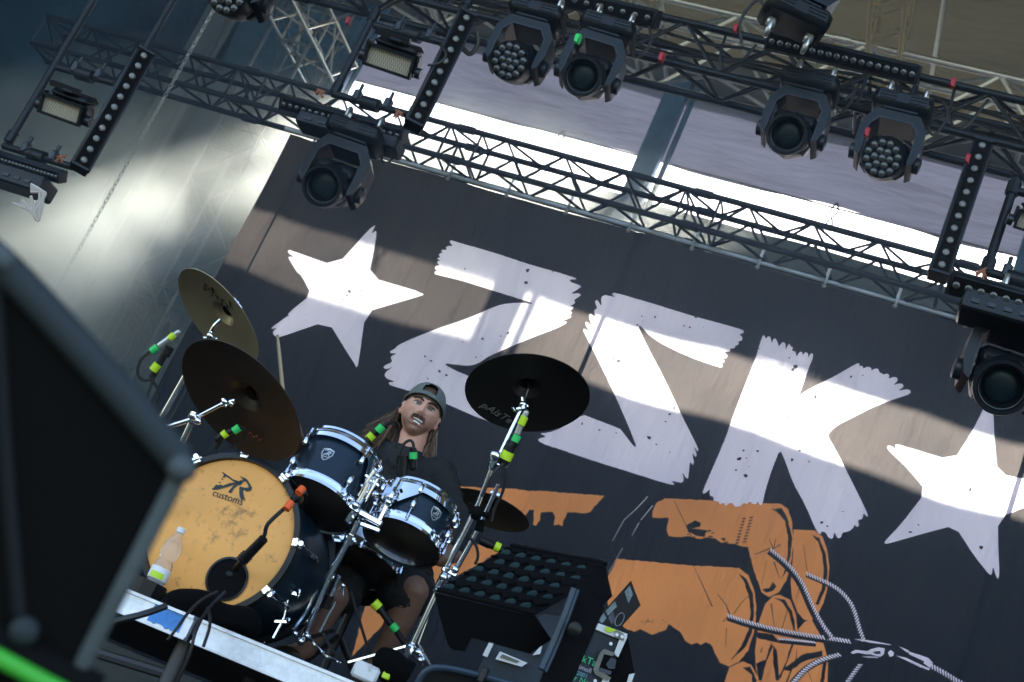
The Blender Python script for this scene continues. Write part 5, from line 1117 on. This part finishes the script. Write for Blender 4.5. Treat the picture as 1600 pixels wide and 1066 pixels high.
person = thing('person', 'drummer in a black t-shirt and backwards grey cap, long hair, teeth bared', 'person', (PV.x, PV.y, RIS))
o0 = Vector(person.location)
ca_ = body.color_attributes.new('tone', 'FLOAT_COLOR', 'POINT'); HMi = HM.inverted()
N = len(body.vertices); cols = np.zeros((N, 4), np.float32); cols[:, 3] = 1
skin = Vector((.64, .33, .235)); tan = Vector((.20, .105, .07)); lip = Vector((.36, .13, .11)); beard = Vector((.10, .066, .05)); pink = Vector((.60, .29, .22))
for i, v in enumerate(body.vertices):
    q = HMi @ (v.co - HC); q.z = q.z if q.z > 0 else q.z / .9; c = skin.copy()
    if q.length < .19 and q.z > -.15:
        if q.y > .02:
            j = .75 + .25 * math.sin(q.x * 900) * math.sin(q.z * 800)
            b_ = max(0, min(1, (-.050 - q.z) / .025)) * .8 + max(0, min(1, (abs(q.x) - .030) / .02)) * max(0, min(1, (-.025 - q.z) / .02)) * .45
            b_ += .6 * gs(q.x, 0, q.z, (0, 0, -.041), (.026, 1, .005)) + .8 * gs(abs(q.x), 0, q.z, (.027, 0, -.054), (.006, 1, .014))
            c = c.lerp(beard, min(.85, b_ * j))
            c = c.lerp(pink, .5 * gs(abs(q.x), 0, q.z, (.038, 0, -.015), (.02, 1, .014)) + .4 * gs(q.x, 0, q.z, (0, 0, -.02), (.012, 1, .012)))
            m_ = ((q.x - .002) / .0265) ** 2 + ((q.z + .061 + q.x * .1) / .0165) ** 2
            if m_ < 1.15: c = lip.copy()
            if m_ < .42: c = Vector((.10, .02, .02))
            c = c.lerp(Vector((.22, .12, .09)), .8 * gs(abs(q.x), 0, q.z, (.031, 0, .014), (.017, 1, .011)) + .35 * gs(q.x, 0, q.z, (0, 0, -.030), (.016, 1, .004)) + .3 * gs(abs(q.x), 0, q.z, (.028, 0, -.03), (.006, 1, .014)))  # shade in eye sockets, under nose and in cheek folds, put into the skin colour
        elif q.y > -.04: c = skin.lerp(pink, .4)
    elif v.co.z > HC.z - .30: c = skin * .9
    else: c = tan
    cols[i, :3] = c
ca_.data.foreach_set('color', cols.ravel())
M_skin = bpy.data.materials.new('skin'); M_skin.use_nodes = True; t_ = M_skin.node_tree; b_ = t_.nodes['Principled BSDF']
at = t_.nodes.new('ShaderNodeAttribute'); at.attribute_name = 'tone'; t_.links.new(at.outputs[0], b_.inputs['Base Color']); b_.inputs['Roughness'].default_value = .5
nz_ = t_.nodes.new('ShaderNodeTexNoise'); nz_.inputs['Scale'].default_value = 160; nz_.inputs['Detail'].default_value = 5; tcn = t_.nodes.new('ShaderNodeTexCoord'); t_.links.new(tcn.outputs['Object'], nz_.inputs[0])
bpn = t_.nodes.new('ShaderNodeBump'); bpn.inputs['Strength'].default_value = .5; bpn.inputs['Distance'].default_value = .004; t_.links.new(nz_.outputs[0], bpn.inputs['Height']); t_.links.new(bpn.outputs[0], b_.inputs['Normal'])
b_.inputs['Subsurface Weight'].default_value = .08; b_.inputs['Subsurface Radius'].default_value = (.01, .004, .002)
for v in body.vertices: v.co -= o0
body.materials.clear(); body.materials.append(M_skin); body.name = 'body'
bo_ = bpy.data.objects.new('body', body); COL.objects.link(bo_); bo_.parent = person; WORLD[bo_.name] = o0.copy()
# eyes, teeth, brows, moustache
M_eye = mat('eye_white', (.62, .6, .58), .25); M_iris = mat('iris', (.05, .07, .08), .15); M_teeth = mat('teeth', (.82, .8, .72), .3); M_mous = mat('moustache_hair', (.06, .03, .02), .7); M_brow = mat('dark_brow', (.028, .016, .011), .7); M_hair = mat('brown_hair', (.10, .058, .038), .5, var=.5, vs=60); M_hairl = mat('hair_tips', (.26, .165, .11), .55, var=.4, vs=60)
for sx in (-1, 1):
    b = MB(); b.ell(hp(sx * .031, .0668, .013), (.0130, .0130, .0130)); ey = b.build('eye', M_eye, person)
    b = MB(); b.ell(hp(sx * .031 + .001, .0785, .0125), (.0060, .0026, .0060), HM); b.build('iris', M_iris, ey)
    b = MB(); b.path([hp(sx * .017, .083, .018), hp(sx * .031, .082, .0225), hp(sx * .046, .073, .017)], [.0030, .0052, .0025], 7, 1, .8); b.path([hp(sx * .019, .078, .005), hp(sx * .031, .0785, .002), hp(sx * .044, .072, .006)], .0028, 6, 1); b.build('eyelid', mat('eyelid_skin', (.22, .11, .08), .5) if sx < 0 else bpy.data.materials['eyelid_skin'], person)
    b = MB(); b.path([hp(sx * .010, .092, .026), hp(sx * .025, .0925, .034), hp(sx * .040, .084, .036), hp(sx * .053, .071, .029)], [.0050, .0062, .0055, .0022], 7, 1, .8); b.build('eyebrow', M_brow, person)
    b = MB()
    for k in range(20):
        x = sx * random.uniform(.003, .024); b.path([hp(x, .100 - abs(x) * .35, -.037 - abs(x) * .12), hp(x * 1.18, .101 - abs(x) * .35, -.043 - abs(x) * .3), hp(x * 1.32, .096 - abs(x) * .35, -.050 - abs(x) * .45)], [.0013, .0011, .0005], 4)
    b.build('moustache', M_mous, person)
b = MB()
for k in range(7):
    x = (k - 3) * .0058 + .002; b.box(hp(x, .080 - abs(x) * .30, -.0550 - x * .1), (.0056, .005, .0100), HM, .001)
b.build('upper_teeth', M_teeth, person)
b = MB()
for k in range(6):
    x = (k - 2.5) * .0052 + .002; b.box(hp(x, .078 - abs(x) * .30, -.0695 - x * .1), (.0050, .005, .0075), HM, .001)
b.build('lower_teeth', M_teeth, person)
# cap worn backwards
M_cap = mat('grey_green_cap', (.125, .145, .14), .85, var=.12, vs=30, bump=.3, bs=300)
b = MB(); rows = []; nn = 40
for j in range(15):
    ph = j / 14
    row = []
    for i in range(nn):
        a = 2 * math.pi * i / nn; fx = math.cos(a); fy = math.sin(a)
        zr = .050 - .034 * (1 - fy) / 2 * 1.6 if fy < 1 else .05
        z0 = .052 - .055 * ((1 - fy) / 2) ** 1.0
        z = z0 + (.132 - z0) * math.sin(ph * math.pi / 2)
        rr = math.cos(ph * math.pi / 2) ** .72
        base = math.sqrt(max(.05, 1 - (z0 / .128) ** 2))
        row.append(hp(fx * .086 * rr * (base * .15 + .85), (.102 * rr) * fy - .004, z))
    rows.append(row)
vs = [p for r in rows for p in r]; fs = []
for j in range(14):
    for i in range(nn):
        a = 2 * math.pi * (i + .5) / nn; da = abs(((a - math.pi / 2 - .06 + math.pi) % (2 * math.pi)) - math.pi)
        if 1 < j < 8 and da < .42 * math.sqrt(max(0, 1 - ((j - 1.5) / 6.5) ** 2)): continue      # the arched opening
        fs.append((j * nn + i, j * nn + (i + 1) % nn, (j + 1) * nn + (i + 1) % nn, (j + 1) * nn + i))
b.add(vs, fs); cp = b.build('cap', M_cap, person, 60)
b = MB(); b.path([hp(.094 * math.cos(a) * .93, .105 * math.sin(a) - .003, .056 - .055 * (1 - math.sin(a)) / 2) for a in np.linspace(-.6, math.pi + .6, 30)], .0045, 6, 0, 1.0); b.build('cap_band', M_cap, cp)
b = MB()
for k in range(4): b.path([hp(.0 + k * .008, .1035, .050), hp(.0 + k * .008, .104, .062)], .0015, 5)
b.build('cap_strap', mat('strap_grey', (.2, .25, .25), .5), cp)
b = MB(); b.ell(hp(.0, -.115, .0), (.06, .05, .006), HM, 20, 6); b.build('cap_visor', M_cap, cp)
b = MB(); b.ell(hp(0, -.006, .03), (.079, .097, .094), HM, 24, 14); b.build('hair_crown', M_hair, person)
def strands(n, side, m, nm, seed):
    random.seed(seed); b = MB()
    for k in range(n):
        y = random.uniform(-.085, -.018); x0 = side * (.070 + random.uniform(0, .012)); z0 = random.uniform(-.01, .05)
        L = random.uniform(.20, .35) if side > 0 else random.uniform(.16, .29)
        sp = random.uniform(.0, .085) if side > 0 else random.uniform(.02, .11)
        pts = [hp(x0 * .9, y, z0)]
        for q in range(1, 6):
            t = q / 5; pts.append(hp(x0 + side * (sp * t ** 1.4) + random.gauss(0, .004), y - .01 * t + random.gauss(0, .004) - (.02 * t if side > 0 else .0), z0 - L * t))
        b.path(pts, [.0022, .0030, .0026, .0008], 5, 1, .6)
    return b.build(nm, m, person)
strands(330, 1, M_hair, 'hair_right', 3); strands(90, 1, M_hairl, 'hair_right_tips', 5); strands(200, -1, M_hair, 'hair_left', 4); strands(50, -1, M_hairl, 'hair_left_tips', 6)
b = MB()
random.seed(11)
for k in range(120):
    x = random.uniform(-.075, .075); pts = [hp(x, -.075 + random.uniform(-.02, .03), .02)]
    for q in range(1, 5): pts.append(hp(x * (1 + .15 * q / 4) + random.gauss(0, .003), -.085 + random.gauss(0, .004), .02 - .24 * q / 4))
    b.path(pts, [.0045, .0045, .002], 5, 1, .6)
b.build('hair_back', M_hair, person)
random.seed(21)
for sx in (-1, 1):
    b = MB(); b.ell(hp(sx * .088, .006, -.008), (.007, .006, .009), HM); b.path([hp(sx * .09, .0, -.014), hp(sx * .092, -.01, -.05), hp(sx * .07, -.03, -.14)], .0018, 5, 2); b.build('ear_monitor', M_black, person)
# t-shirt and shorts: looser skins around the same joints
g = {n[0]: n for n in skel}
def cl(n, k, add=0, pt=None): q = g[n]; return (n, pt or q[1], q[2] * k + add, q[3])
shirt = skinned([cl('pv', 1.14, .01, PV + Vector((0, 0, .02))), cl('bel', 1.16), cl('ch', 1.1, .004), cl('up', .98, .0, CH + Vector((0, .02, .025))),
                 ('ne', g['nk'][1] + Vector((0, .0, -.054)), .100, 'up'), ('sl', SHL + Vector((0, 0, .003)), .083, 'up'), ('el', SHL.lerp(g['el'][1], .62), .076, 'sl'), ('sr', SHR + Vector((0, 0, .003)), .083, 'up'), ('er', SHR.lerp(g['er'][1], .80), .080, 'sr')], 3, .011, 14)
shorts = skinned([cl('pv', 1.2, .0, PV + Vector((0, 0, -.02))), ('hipr', g['hipr'][1], .13, 'pv'), ('kr', g['hipr'][1].lerp(KR, .78), .118, 'hipr'), ('hipl', g['hipl'][1], .13, 'pv'), ('kl', g['hipl'][1].lerp(KL, .85), .11, 'hipl')], 3, .012, 14)
M_shirt = mat('black_cotton', (.012, .013, .016), .9, bump=.5, bs=9); M_shorts = mat('black_shorts', (.008, .008, .009), .9, bump=.5, bs=8)
for me, m, nm in ((shirt, M_shirt, 't_shirt'), (shorts, M_shorts, 'shorts')):
    for v in me.vertices:
        p = v.co; k = .010 * math.sin(p.z * 46 + p.x * 21 + 2 * math.sin(p.y * 17)) + .004 * math.sin(p.x * 63 - p.z * 31)
        v.co = p + v.normal * k - o0
    me.materials.clear(); me.materials.append(m); me.name = nm; ob = bpy.data.objects.new(nm, me); COL.objects.link(ob); ob.parent = person; WORLD[ob.name] = o0.copy()
    me.polygons.foreach_set('use_smooth', [True] * len(me.polygons))
b = MB(); nk = g['nk'][1] + Vector((0, -.005, -.036))
b.lathe([(.088, -.012), (.094, 0), (.088, .010), (.082, 0)], nk, (0, -.35, 1), 32, close=True); 
for nm, k in (('fr', 1), ('fl', 1)):
    b = MB(); c = g[nm][1]; b.ell(c + Vector((0, .05, .01)), (.05, .14, .05)); b.box(c + Vector((0, .05, -.025)), (.095, .27, .02), bevel=.008); b.build('shoe', M_black, person)
M_wood = mat('hickory', (.42, .32, .2), .5)
b = MB(); e0 = HLp - stick_d * .09; b.path([e0, HLp + stick_d * .15, HLp + stick_d * .27, HLp + stick_d * .30], [.0078, .0078, .0065, .004], 10); b.ell(HLp + stick_d * .305, (.006, .006, .006))
tag(b.build('drumstick', M_wood), 'pale wooden drumstick sticking up behind the large dark cymbal', 'drumstick', 'drumsticks held by the drummer')
d2 = (D(560, 840, 5.6) - HRp).normalized(); b = MB(); b.path([HRp - d2 * .08, HRp + d2 * .2, HRp + d2 * .3], [.0078, .0078, .005], 10)
tag(b.build('drumstick', M_wood), 'wooden drumstick in the hand low behind the bracket tom', 'drumstick', 'drumsticks held by the drummer')
# ================================================================ foreground
M_fgmet = mat('worn_steel_edge', (.085, .10, .105), .6, .2, spec=.3, var=.3, vs=9, rv=.1)
M_fgdk = mat('dark_steel_edge', (.03, .038, .042), .7, spec=.2); M_fgdk2 = mat('black_steel_edge', (.008, .010, .012), .7, spec=.2)
M_fgblk = mat('black_grille', (.003, .003, .003), .9, spec=.15)
fc = thing('stage_monitor', 'large blurred black loudspeaker with steel edges filling the lower left corner', 'loudspeaker', D(60, 900, 1.3))
z = 1.25
b = MB(); b.prism([D(*p, z) for p in [(-60, 350), (8, 398), (60, 468), (286, 722), (284, 742), (125, 1040), (60, 1120), (-60, 1120)]], ray(100, 800).normalized() * .3); b.build('grille', M_fgblk, fc)
b = MB(); b.path([D(-20, 392, z), D(28, 436, z), D(160, 582, z), D(282, 722, z)], .015, 10, 1); b.build('edge_trim', M_fgdk, fc)
b = MB(); b.path([D(282, 738, z), D(205, 890, z), D(128, 1040, z)], .0075, 10, 1); b.build('edge_trim', M_fgmet, fc)
b = MB(); b.path([D(-6, 430, z), D(8, 700, z), D(30, 960, z)], .007, 10, 1); b.build('edge_trim', M_fgdk2, fc)
b = MB(); b.path([D(-30, 985, z), D(60, 1035, z), D(150, 1080, z)], .016, 10, 1); b.build('base_trim', M_blackmat, fc)
for p in [(2, 405), (284, 732), (38, 986)]:
    b = MB(); b.ell(D(*p, z - .01), (.0125, .0125, .0125)); b.build('corner_ball', M_fgdk if p[1] > 900 else M_fgmet, fc)
b = MB(); b.path([D(-40, 1008, z - .02), D(20, 1040, z - .02), D(110, 1088, z - .02)], .008, 10, 1); tag(b.build('green_hose', mat('green_plastic', (.05, .42, .03), .5)), 'bright green edge strip blurred in the bottom left corner', 'strip')

# ---- floor light: louvred head in a yoke
M_cell = mat('louvre_cell', (.035, .075, .09), .35, .3, coat=.5)
M_flb = mat('floor_light_black', (.003, .003, .004), .85, spec=.12, rv=.1, vs=12)
fl = thing('floor_light', 'large black floor light with rows of oval cells, beside the tall chrome stand', 'stage light', D(800, 1000, 4.050))
zl, zu = 3.82, 4.27
A0, A1, A2, A3 = D(681, 924, zl), D(836, 962, zl), D(948, 884, zu), D(797, 854, zu)     # lens face
back = ray(820, 900).normalized() * 0.240 + Vector((0, 0, .0))
b = MB(); b.prism([A0, A1, D(900, 925, 4.020), D(925, 962, 4.050), D(957, 932, 4.170), D(944, 876, 4.290), D(925, 872, 4.290), A3], back * .9)
b.build('head_housing', M_flb, fl)
b = MB(); b.prism([D(678, 926, zl), D(838, 964, zl), D(862, 1000, zl + 0.045), D(846, 1010, zl + 0.030), D(828, 1022, zl + 0.015), D(735, 996, zl + 0.015), D(726, 1018, zl + 0.015), D(708, 1016, zl + 0.015), D(700, 1008, zl + 0.015), D(690, 975, zl)], ray(770, 980).normalized() * 0.180); b.build('front_shroud', M_flb, fl)
b = MB(); nrm = (A1 - A0).cross(A3 - A0).normalized(); nrm = nrm if nrm.dot(CAM - A0) > 0 else -nrm
b.path([A0 + nrm * 0.0060, A1 + nrm * 0.0060], .007, 8); b.build('face_lip', M_flb, fl); b = MB(); b.path([A3 + nrm * 0.0045, A2 + nrm * 0.0045], .006, 8); b.build('face_lip', M_flb, fl)
def bil(u, v): return A0 * (1 - u) * (1 - v) + A1 * u * (1 - v) + A2 * u * v + A3 * (1 - u) * v
ux = (A1 - A0).normalized(); vy = nrm.cross(ux)
for j in range(5):
    for i in range(6):
        u = .05 + i * .155 + (.075 if j % 2 else 0); v = .09 + j * .19
        if u > .97: continue
        c = bil(u, v) + nrm * 0.0015
        b = MB(); b.ell(c, (.0165, .0046, .009), Matrix(((R3 @ Vector((.97, .16, 0))), (R3 @ Vector((-.16, .97, 0))), nrm)).transposed(), 14, 8); cl_ = b.build('lens_cell', M_cell, fl)
for j in range(5):
    b = MB(); v = .09 + j * .19
    pts = []
    for i in range(25):
        u = i / 24; pts.append(bil(u, v + .065 + .03 * math.sin(u * 40)) + nrm * 0.0045)
    b.path(pts, .0042, 6); b.build('louvre', M_flb, fl)
b = MB()
b.prism([D(893, 918, 3.825), D(918, 924, 3.825), D(945, 950, 3.870), D(900, 1055, 3.750), D(880, 1090, 3.750), D(840, 1075, 3.750), D(862, 1010, 3.780)], ray(880, 1000).normalized() * 0.075); b.build('yoke_arm', M_flb, fl)
b = MB(); b.path([D(897, 920, 3.795), D(880, 968, 3.765), D(862, 1010, 3.750), D(846, 1046, 3.720)], .009, 8, 1); b.path([D(903, 922, 3.795), D(888, 965, 3.765), D(868, 1015, 3.750), D(852, 1050, 3.720)], .005, 8, 1); b.build('arm_trim', mat('blue_grey_trim', (.018, .035, .055), .45, .1), fl)
b = MB(); b.lathe([(.018, 0), (.018, .012), (.008, .017)], D(898, 983, 3.750), -ray(898, 983).normalized(), 14); b.build('tilt_knob', M_black, fl)
b = MB(); b.prism([D(655, 1050, 3.675), D(700, 1038, 3.675), D(850, 1078, 3.675), D(850, 1110, 3.675), D(640, 1110, 3.675)], ray(760, 1080).normalized() * 0.300); b.build('base', M_black, fl)
b = MB(); b.path([D(650, 1075, 3.645), D(662, 1048, 3.645), D(690, 1041, 3.645), D(760, 1058, 3.645), D(850, 1085, 3.645)], .0085, 8, 2); b.build('base_trim', bpy.data.materials['blue_grey_trim'], fl)
b = MB(); b.box(D(755, 1055, 3.630), (.018, .018, .04), bevel=.003); b.build('latch', M_black, fl)

# ---- flight case with stickers and the open board on top
zc = 5.1
rc = thing('flight_case', 'black flight case with white metal edges and green marker writing behind the floor light', 'case', D(940, 1040, zc))
M_case = mat('case_laminate', (.03, .04, .055), .5, var=.3, vs=10)
def cq(pts, m, nm, dz=0, th=.01):
    b = MB(); b.prism([D(x, y, zc - dz) for x, y in pts], ray(930, 1020).normalized() * th); return b.build(nm, m, rc, 0)
cq([(924, 968), (979, 990), (925, 1110), (760, 1110), (740, 1060), (775, 990), (850, 960)], M_case, 'front_panel', 0, .3)
cq([(980, 990), (992, 1055), (965, 1110), (925, 1110)], M_blackmat, 'side_panel', .002, .3)
cq([(922, 968), (927, 971), (981, 991), (975, 1002), (920, 979)], M_white, 'edge_profile', .012)
cq([(920, 982), (928, 984), (919, 1001), (912, 998)], M_white, 'edge_profile', .013)
cq([(968, 999), (979, 992), (980, 996), (966, 1027), (959, 1022)], M_white, 'edge_profile', .014)
cq([(942, 1060), (954, 1058), (944, 1090), (934, 1085)], M_white, 'edge_profile', .014)
cq([(983, 1054), (992, 1052), (984, 1075), (978, 1072)], M_white, 'edge_profile', .014)
cq([(962, 984), (975, 990), (975, 1001), (960, 996)], M_silver, 'corner_plate', .018)
cq([(947, 979), (965, 985), (952, 988), (945, 985)], M_lime, 'lime_tape', .02, .003)
for x, y in ((964, 992), (972, 995), (954.5, 1006), (930, 1064)):
    b = MB(); b.lathe([(.006, 0), (.006, .004)], D(x, y, zc - .022), -ray(x, y).normalized(), 12); b.build('rivet', M_white, rc)
cq([(941, 1016), (945, 1014), (962, 1021), (952, 1030), (945, 1029), (938, 1046), (950, 1056), (955, 1060), (948, 1064), (930, 1054), (927, 1046), (937, 1021)], M_silver, 'latch_frame', .02, .006)
cq([(944, 1022), (960, 1026), (962, 1040), (957, 1052), (936, 1044)], M_blackmat, 'latch_recess', .021, .003)
cq([(955, 1027), (963, 1031), (961, 1045), (951, 1045), (947, 1038)], M_chrome, 'latch_handle', .027, .004)
cq([(937, 1043), (956, 1049), (954, 1055), (935, 1048)], M_chrome, 'latch_handle', .027, .004)
for i, (s_, x, y, sz, m_) in enumerate([('nkTan', 901, 1031, .030, mat('green_marker', (.05, .5, .2), .6)), ('8moll', 901, 1044, .020, mat('pink_marker', (.45, .4, .5), .6)), ('2001', 900, 1054, .018, mat('blue_marker', (.15, .4, .45), .6)), ('r Next', 896, 1063, .024, bpy.data.materials['green_marker'])]):
    o = D(x, y, zc - .006); e = D(x + 27, y + 10, zc - .006); text(s_, o, e - o, CAM - o, sz * 1.15, m_, rc, 'marker_writing')
# part of the case seen through the yoke
for pts, m_, nm, dz in [([(765, 1002), (772, 1004), (761, 1027), (754, 1024)], M_white, 'edge_profile', .014), ([(781, 1018), (824, 1036), (815, 1042), (774, 1030)], M_white, 'handle_plate', .014), ([(785, 1022), (812, 1033), (808, 1036), (781, 1027)], M_silver, 'handle_plate', .018), ([(840, 1015), (848, 1005), (844, 1022), (832, 1024)], M_white, 'sticker', .014)]:
    cq(pts, m_, nm, dz)
tb = thing('sticker_board', 'thin black board covered in dull stickers standing on the flight case', 'board', D(960, 950, zc + .1))
b = MB(); b.prism([D(x, y, zc + .1) for x, y in [(932, 968), (986, 907), (1001, 946), (968, 983)]], ray(960, 950).normalized() * .02); b.build('panel', mat('board_black', (.02, .018, .022), .35), tb, 0)
M_st1 = mat('sticker_grey', (.16, .2, .22), .6, var=.5, vs=60); M_st2 = mat('sticker_dark', (.07, .06, .09), .6, var=.6, vs=50)
for pts, m_, nm in [([(976, 925), (984, 915), (989, 929), (982, 943), (979, 935)], M_st1, 'sticker'), ([(946, 955), (961, 939), (964, 948), (950, 962)], M_st1, 'sticker'), ([(934, 968), (944, 958), (948, 966), (941, 974)], M_st1, 'sticker'), ([(950, 965), (958, 955), (962, 972), (955, 976)], M_st2, 'sticker')]:
    b = MB(); b.prism([D(x, y, zc + .095) for x, y in pts], ray(960, 950).normalized() * .001); b.build(nm, m_, tb, 0)
b = MB(); pts = [(966 + 7 * math.cos(a) + 3 * math.sin(a) * .6, 972 - 10 * math.sin(a) - 4 * math.cos(a) * .6) for a in np.linspace(0, 6.283, 18)]
b.path([D(x + 2, y - 4, zc + .094) for x, y in pts], .0018, 5); b.build('ring_sticker', M_st1, tb)
# ---------------------------------------------------------------- smoke and haze
def volbox(name, lo, hi, mk, label=None):
    lo = Vector(lo); hi = Vector(hi); b = MB(); b.box((lo + hi) / 2, hi - lo); o = b.build(name, mk, smooth=0); o['kind'] = 'stuff'; return o
def vmat(name, dens, col, noise=True):
    m = bpy.data.materials.new(name); m.use_nodes = True; t = m.node_tree; t.nodes.clear(); N = t.nodes.new; Lk = t.links.new
    out = N('ShaderNodeOutputMaterial'); v = N('ShaderNodeVolumePrincipled'); v.inputs['Color'].default_value = (*col, 1); v.inputs['Density'].default_value = dens
    v.inputs['Anisotropy'].default_value = .5
    Lk(v.outputs[0], out.inputs['Volume'])
    if noise:
        tc = N('ShaderNodeTexCoord'); n = N('ShaderNodeTexNoise'); n.inputs['Scale'].default_value = .6; n.inputs['Detail'].default_value = 4.5; n.inputs['Roughness'].default_value = .55; n.inputs['Distortion'].default_value = .6
        Lk(tc.outputs['Object'], n.inputs[0])
        mr = N('ShaderNodeMapRange'); mr.inputs[1].default_value = .42; mr.inputs[2].default_value = .59; mr.inputs[3].default_value = dens * .12; mr.inputs[4].default_value = dens
        Lk(n.outputs[0], mr.inputs[0])
        sx = N('ShaderNodeSeparateXYZ'); Lk(tc.outputs['Object'], sx.inputs[0])
        fx = N('ShaderNodeMapRange'); fx.inputs[1].default_value = -5.2; fx.inputs[2].default_value = -2.6; fx.inputs[3].default_value = 1; fx.inputs[4].default_value = .0
        Lk(sx.outputs[0], fx.inputs[0]); mu = N('ShaderNodeMath'); mu.operation = 'MULTIPLY'; Lk(mr.outputs[0], mu.inputs[0]); Lk(fx.outputs[0], mu.inputs[1])
        sy = N('ShaderNodeMapRange'); sy.inputs[1].default_value = 11.0; sy.inputs[2].default_value = 13.5; sy.inputs[3].default_value = 1; sy.inputs[4].default_value = .3
        Lk(sx.outputs[1], sy.inputs[0]); m2 = N('ShaderNodeMath'); m2.operation = 'MULTIPLY'; Lk(mu.outputs[0], m2.inputs[0]); Lk(sy.outputs[0], m2.inputs[1])
        # no smoke in front of the banner: it billows past the banner edge only
        ax = N('ShaderNodeMapRange'); ax.inputs[1].default_value = -6.5; ax.inputs[2].default_value = -6.05; Lk(sx.outputs[0], ax.inputs[0])
        ay = N('ShaderNodeMapRange'); ay.inputs[1].default_value = 10.15; ay.inputs[2].default_value = 10.4; ay.inputs[3].default_value = 1; ay.inputs[4].default_value = 0; Lk(sx.outputs[1], ay.inputs[0])
        m3 = N('ShaderNodeMath'); m3.operation = 'MULTIPLY'; Lk(ax.outputs[0], m3.inputs[0]); Lk(ay.outputs[0], m3.inputs[1])
        m4 = N('ShaderNodeMath'); m4.operation = 'SUBTRACT'; m4.inputs[0].default_value = 1; Lk(m3.outputs[0], m4.inputs[1])
        hgt = N('ShaderNodeMath'); hgt.operation = 'MULTIPLY_ADD'; hgt.inputs[1].default_value = -.83; Lk(sx.outputs[1], hgt.inputs[0]); Lk(sx.outputs[2], hgt.inputs[2])   # height over the sunbeam: z - .83 y
        n9 = N('ShaderNodeTexNoise'); n9.inputs['Scale'].default_value = .9; n9.inputs['Detail'].default_value = 3; Lk(tc.outputs['Object'], n9.inputs[0])
        hg2 = N('ShaderNodeMath'); hg2.operation = 'MULTIPLY_ADD'; hg2.inputs[1].default_value = -1.7; Lk(n9.outputs[0], hg2.inputs[0]); Lk(hgt.outputs[0], hg2.inputs[2]); hgt = hg2
        up = N('ShaderNodeMapRange'); up.inputs[1].default_value = -3.65; up.inputs[2].default_value = -3.15; up.inputs[3].default_value = 1; up.inputs[4].default_value = .0; Lk(hgt.outputs[0], up.inputs[0])
        lo = N('ShaderNodeMapRange'); lo.inputs[1].default_value = -5.6; lo.inputs[2].default_value = -4.4; lo.inputs[3].default_value = .25; lo.inputs[4].default_value = 1; Lk(hgt.outputs[0], lo.inputs[0])
        m6 = N('ShaderNodeMath'); m6.operation = 'MULTIPLY'; Lk(up.outputs[0], m6.inputs[0]); Lk(lo.outputs[0], m6.inputs[1])
        m7 = N('ShaderNodeMath'); m7.operation = 'MULTIPLY'; Lk(m6.outputs[0], m7.inputs[0]); Lk(m2.outputs[0], m7.inputs[1]); m2 = m7
        m5 = N('ShaderNodeMath'); m5.operation = 'MULTIPLY'; Lk(m2.outputs[0], m5.inputs[0]); Lk(m4.outputs[0], m5.inputs[1])
        Lk(m5.outputs[0], v.inputs['Density'])
    return m
volbox('smoke', (-9.9, 8.3, 2.5), (-2.6, 14.6, 9.6), vmat('stage_smoke', .74, (.93, .98, .92)))
hz = volbox('smoke_haze', (-9.95, 5.9, FLOOR + .01), (8.6, 10.02, 10.2), vmat('thin_haze', .029, (.40, .60, .90), False))
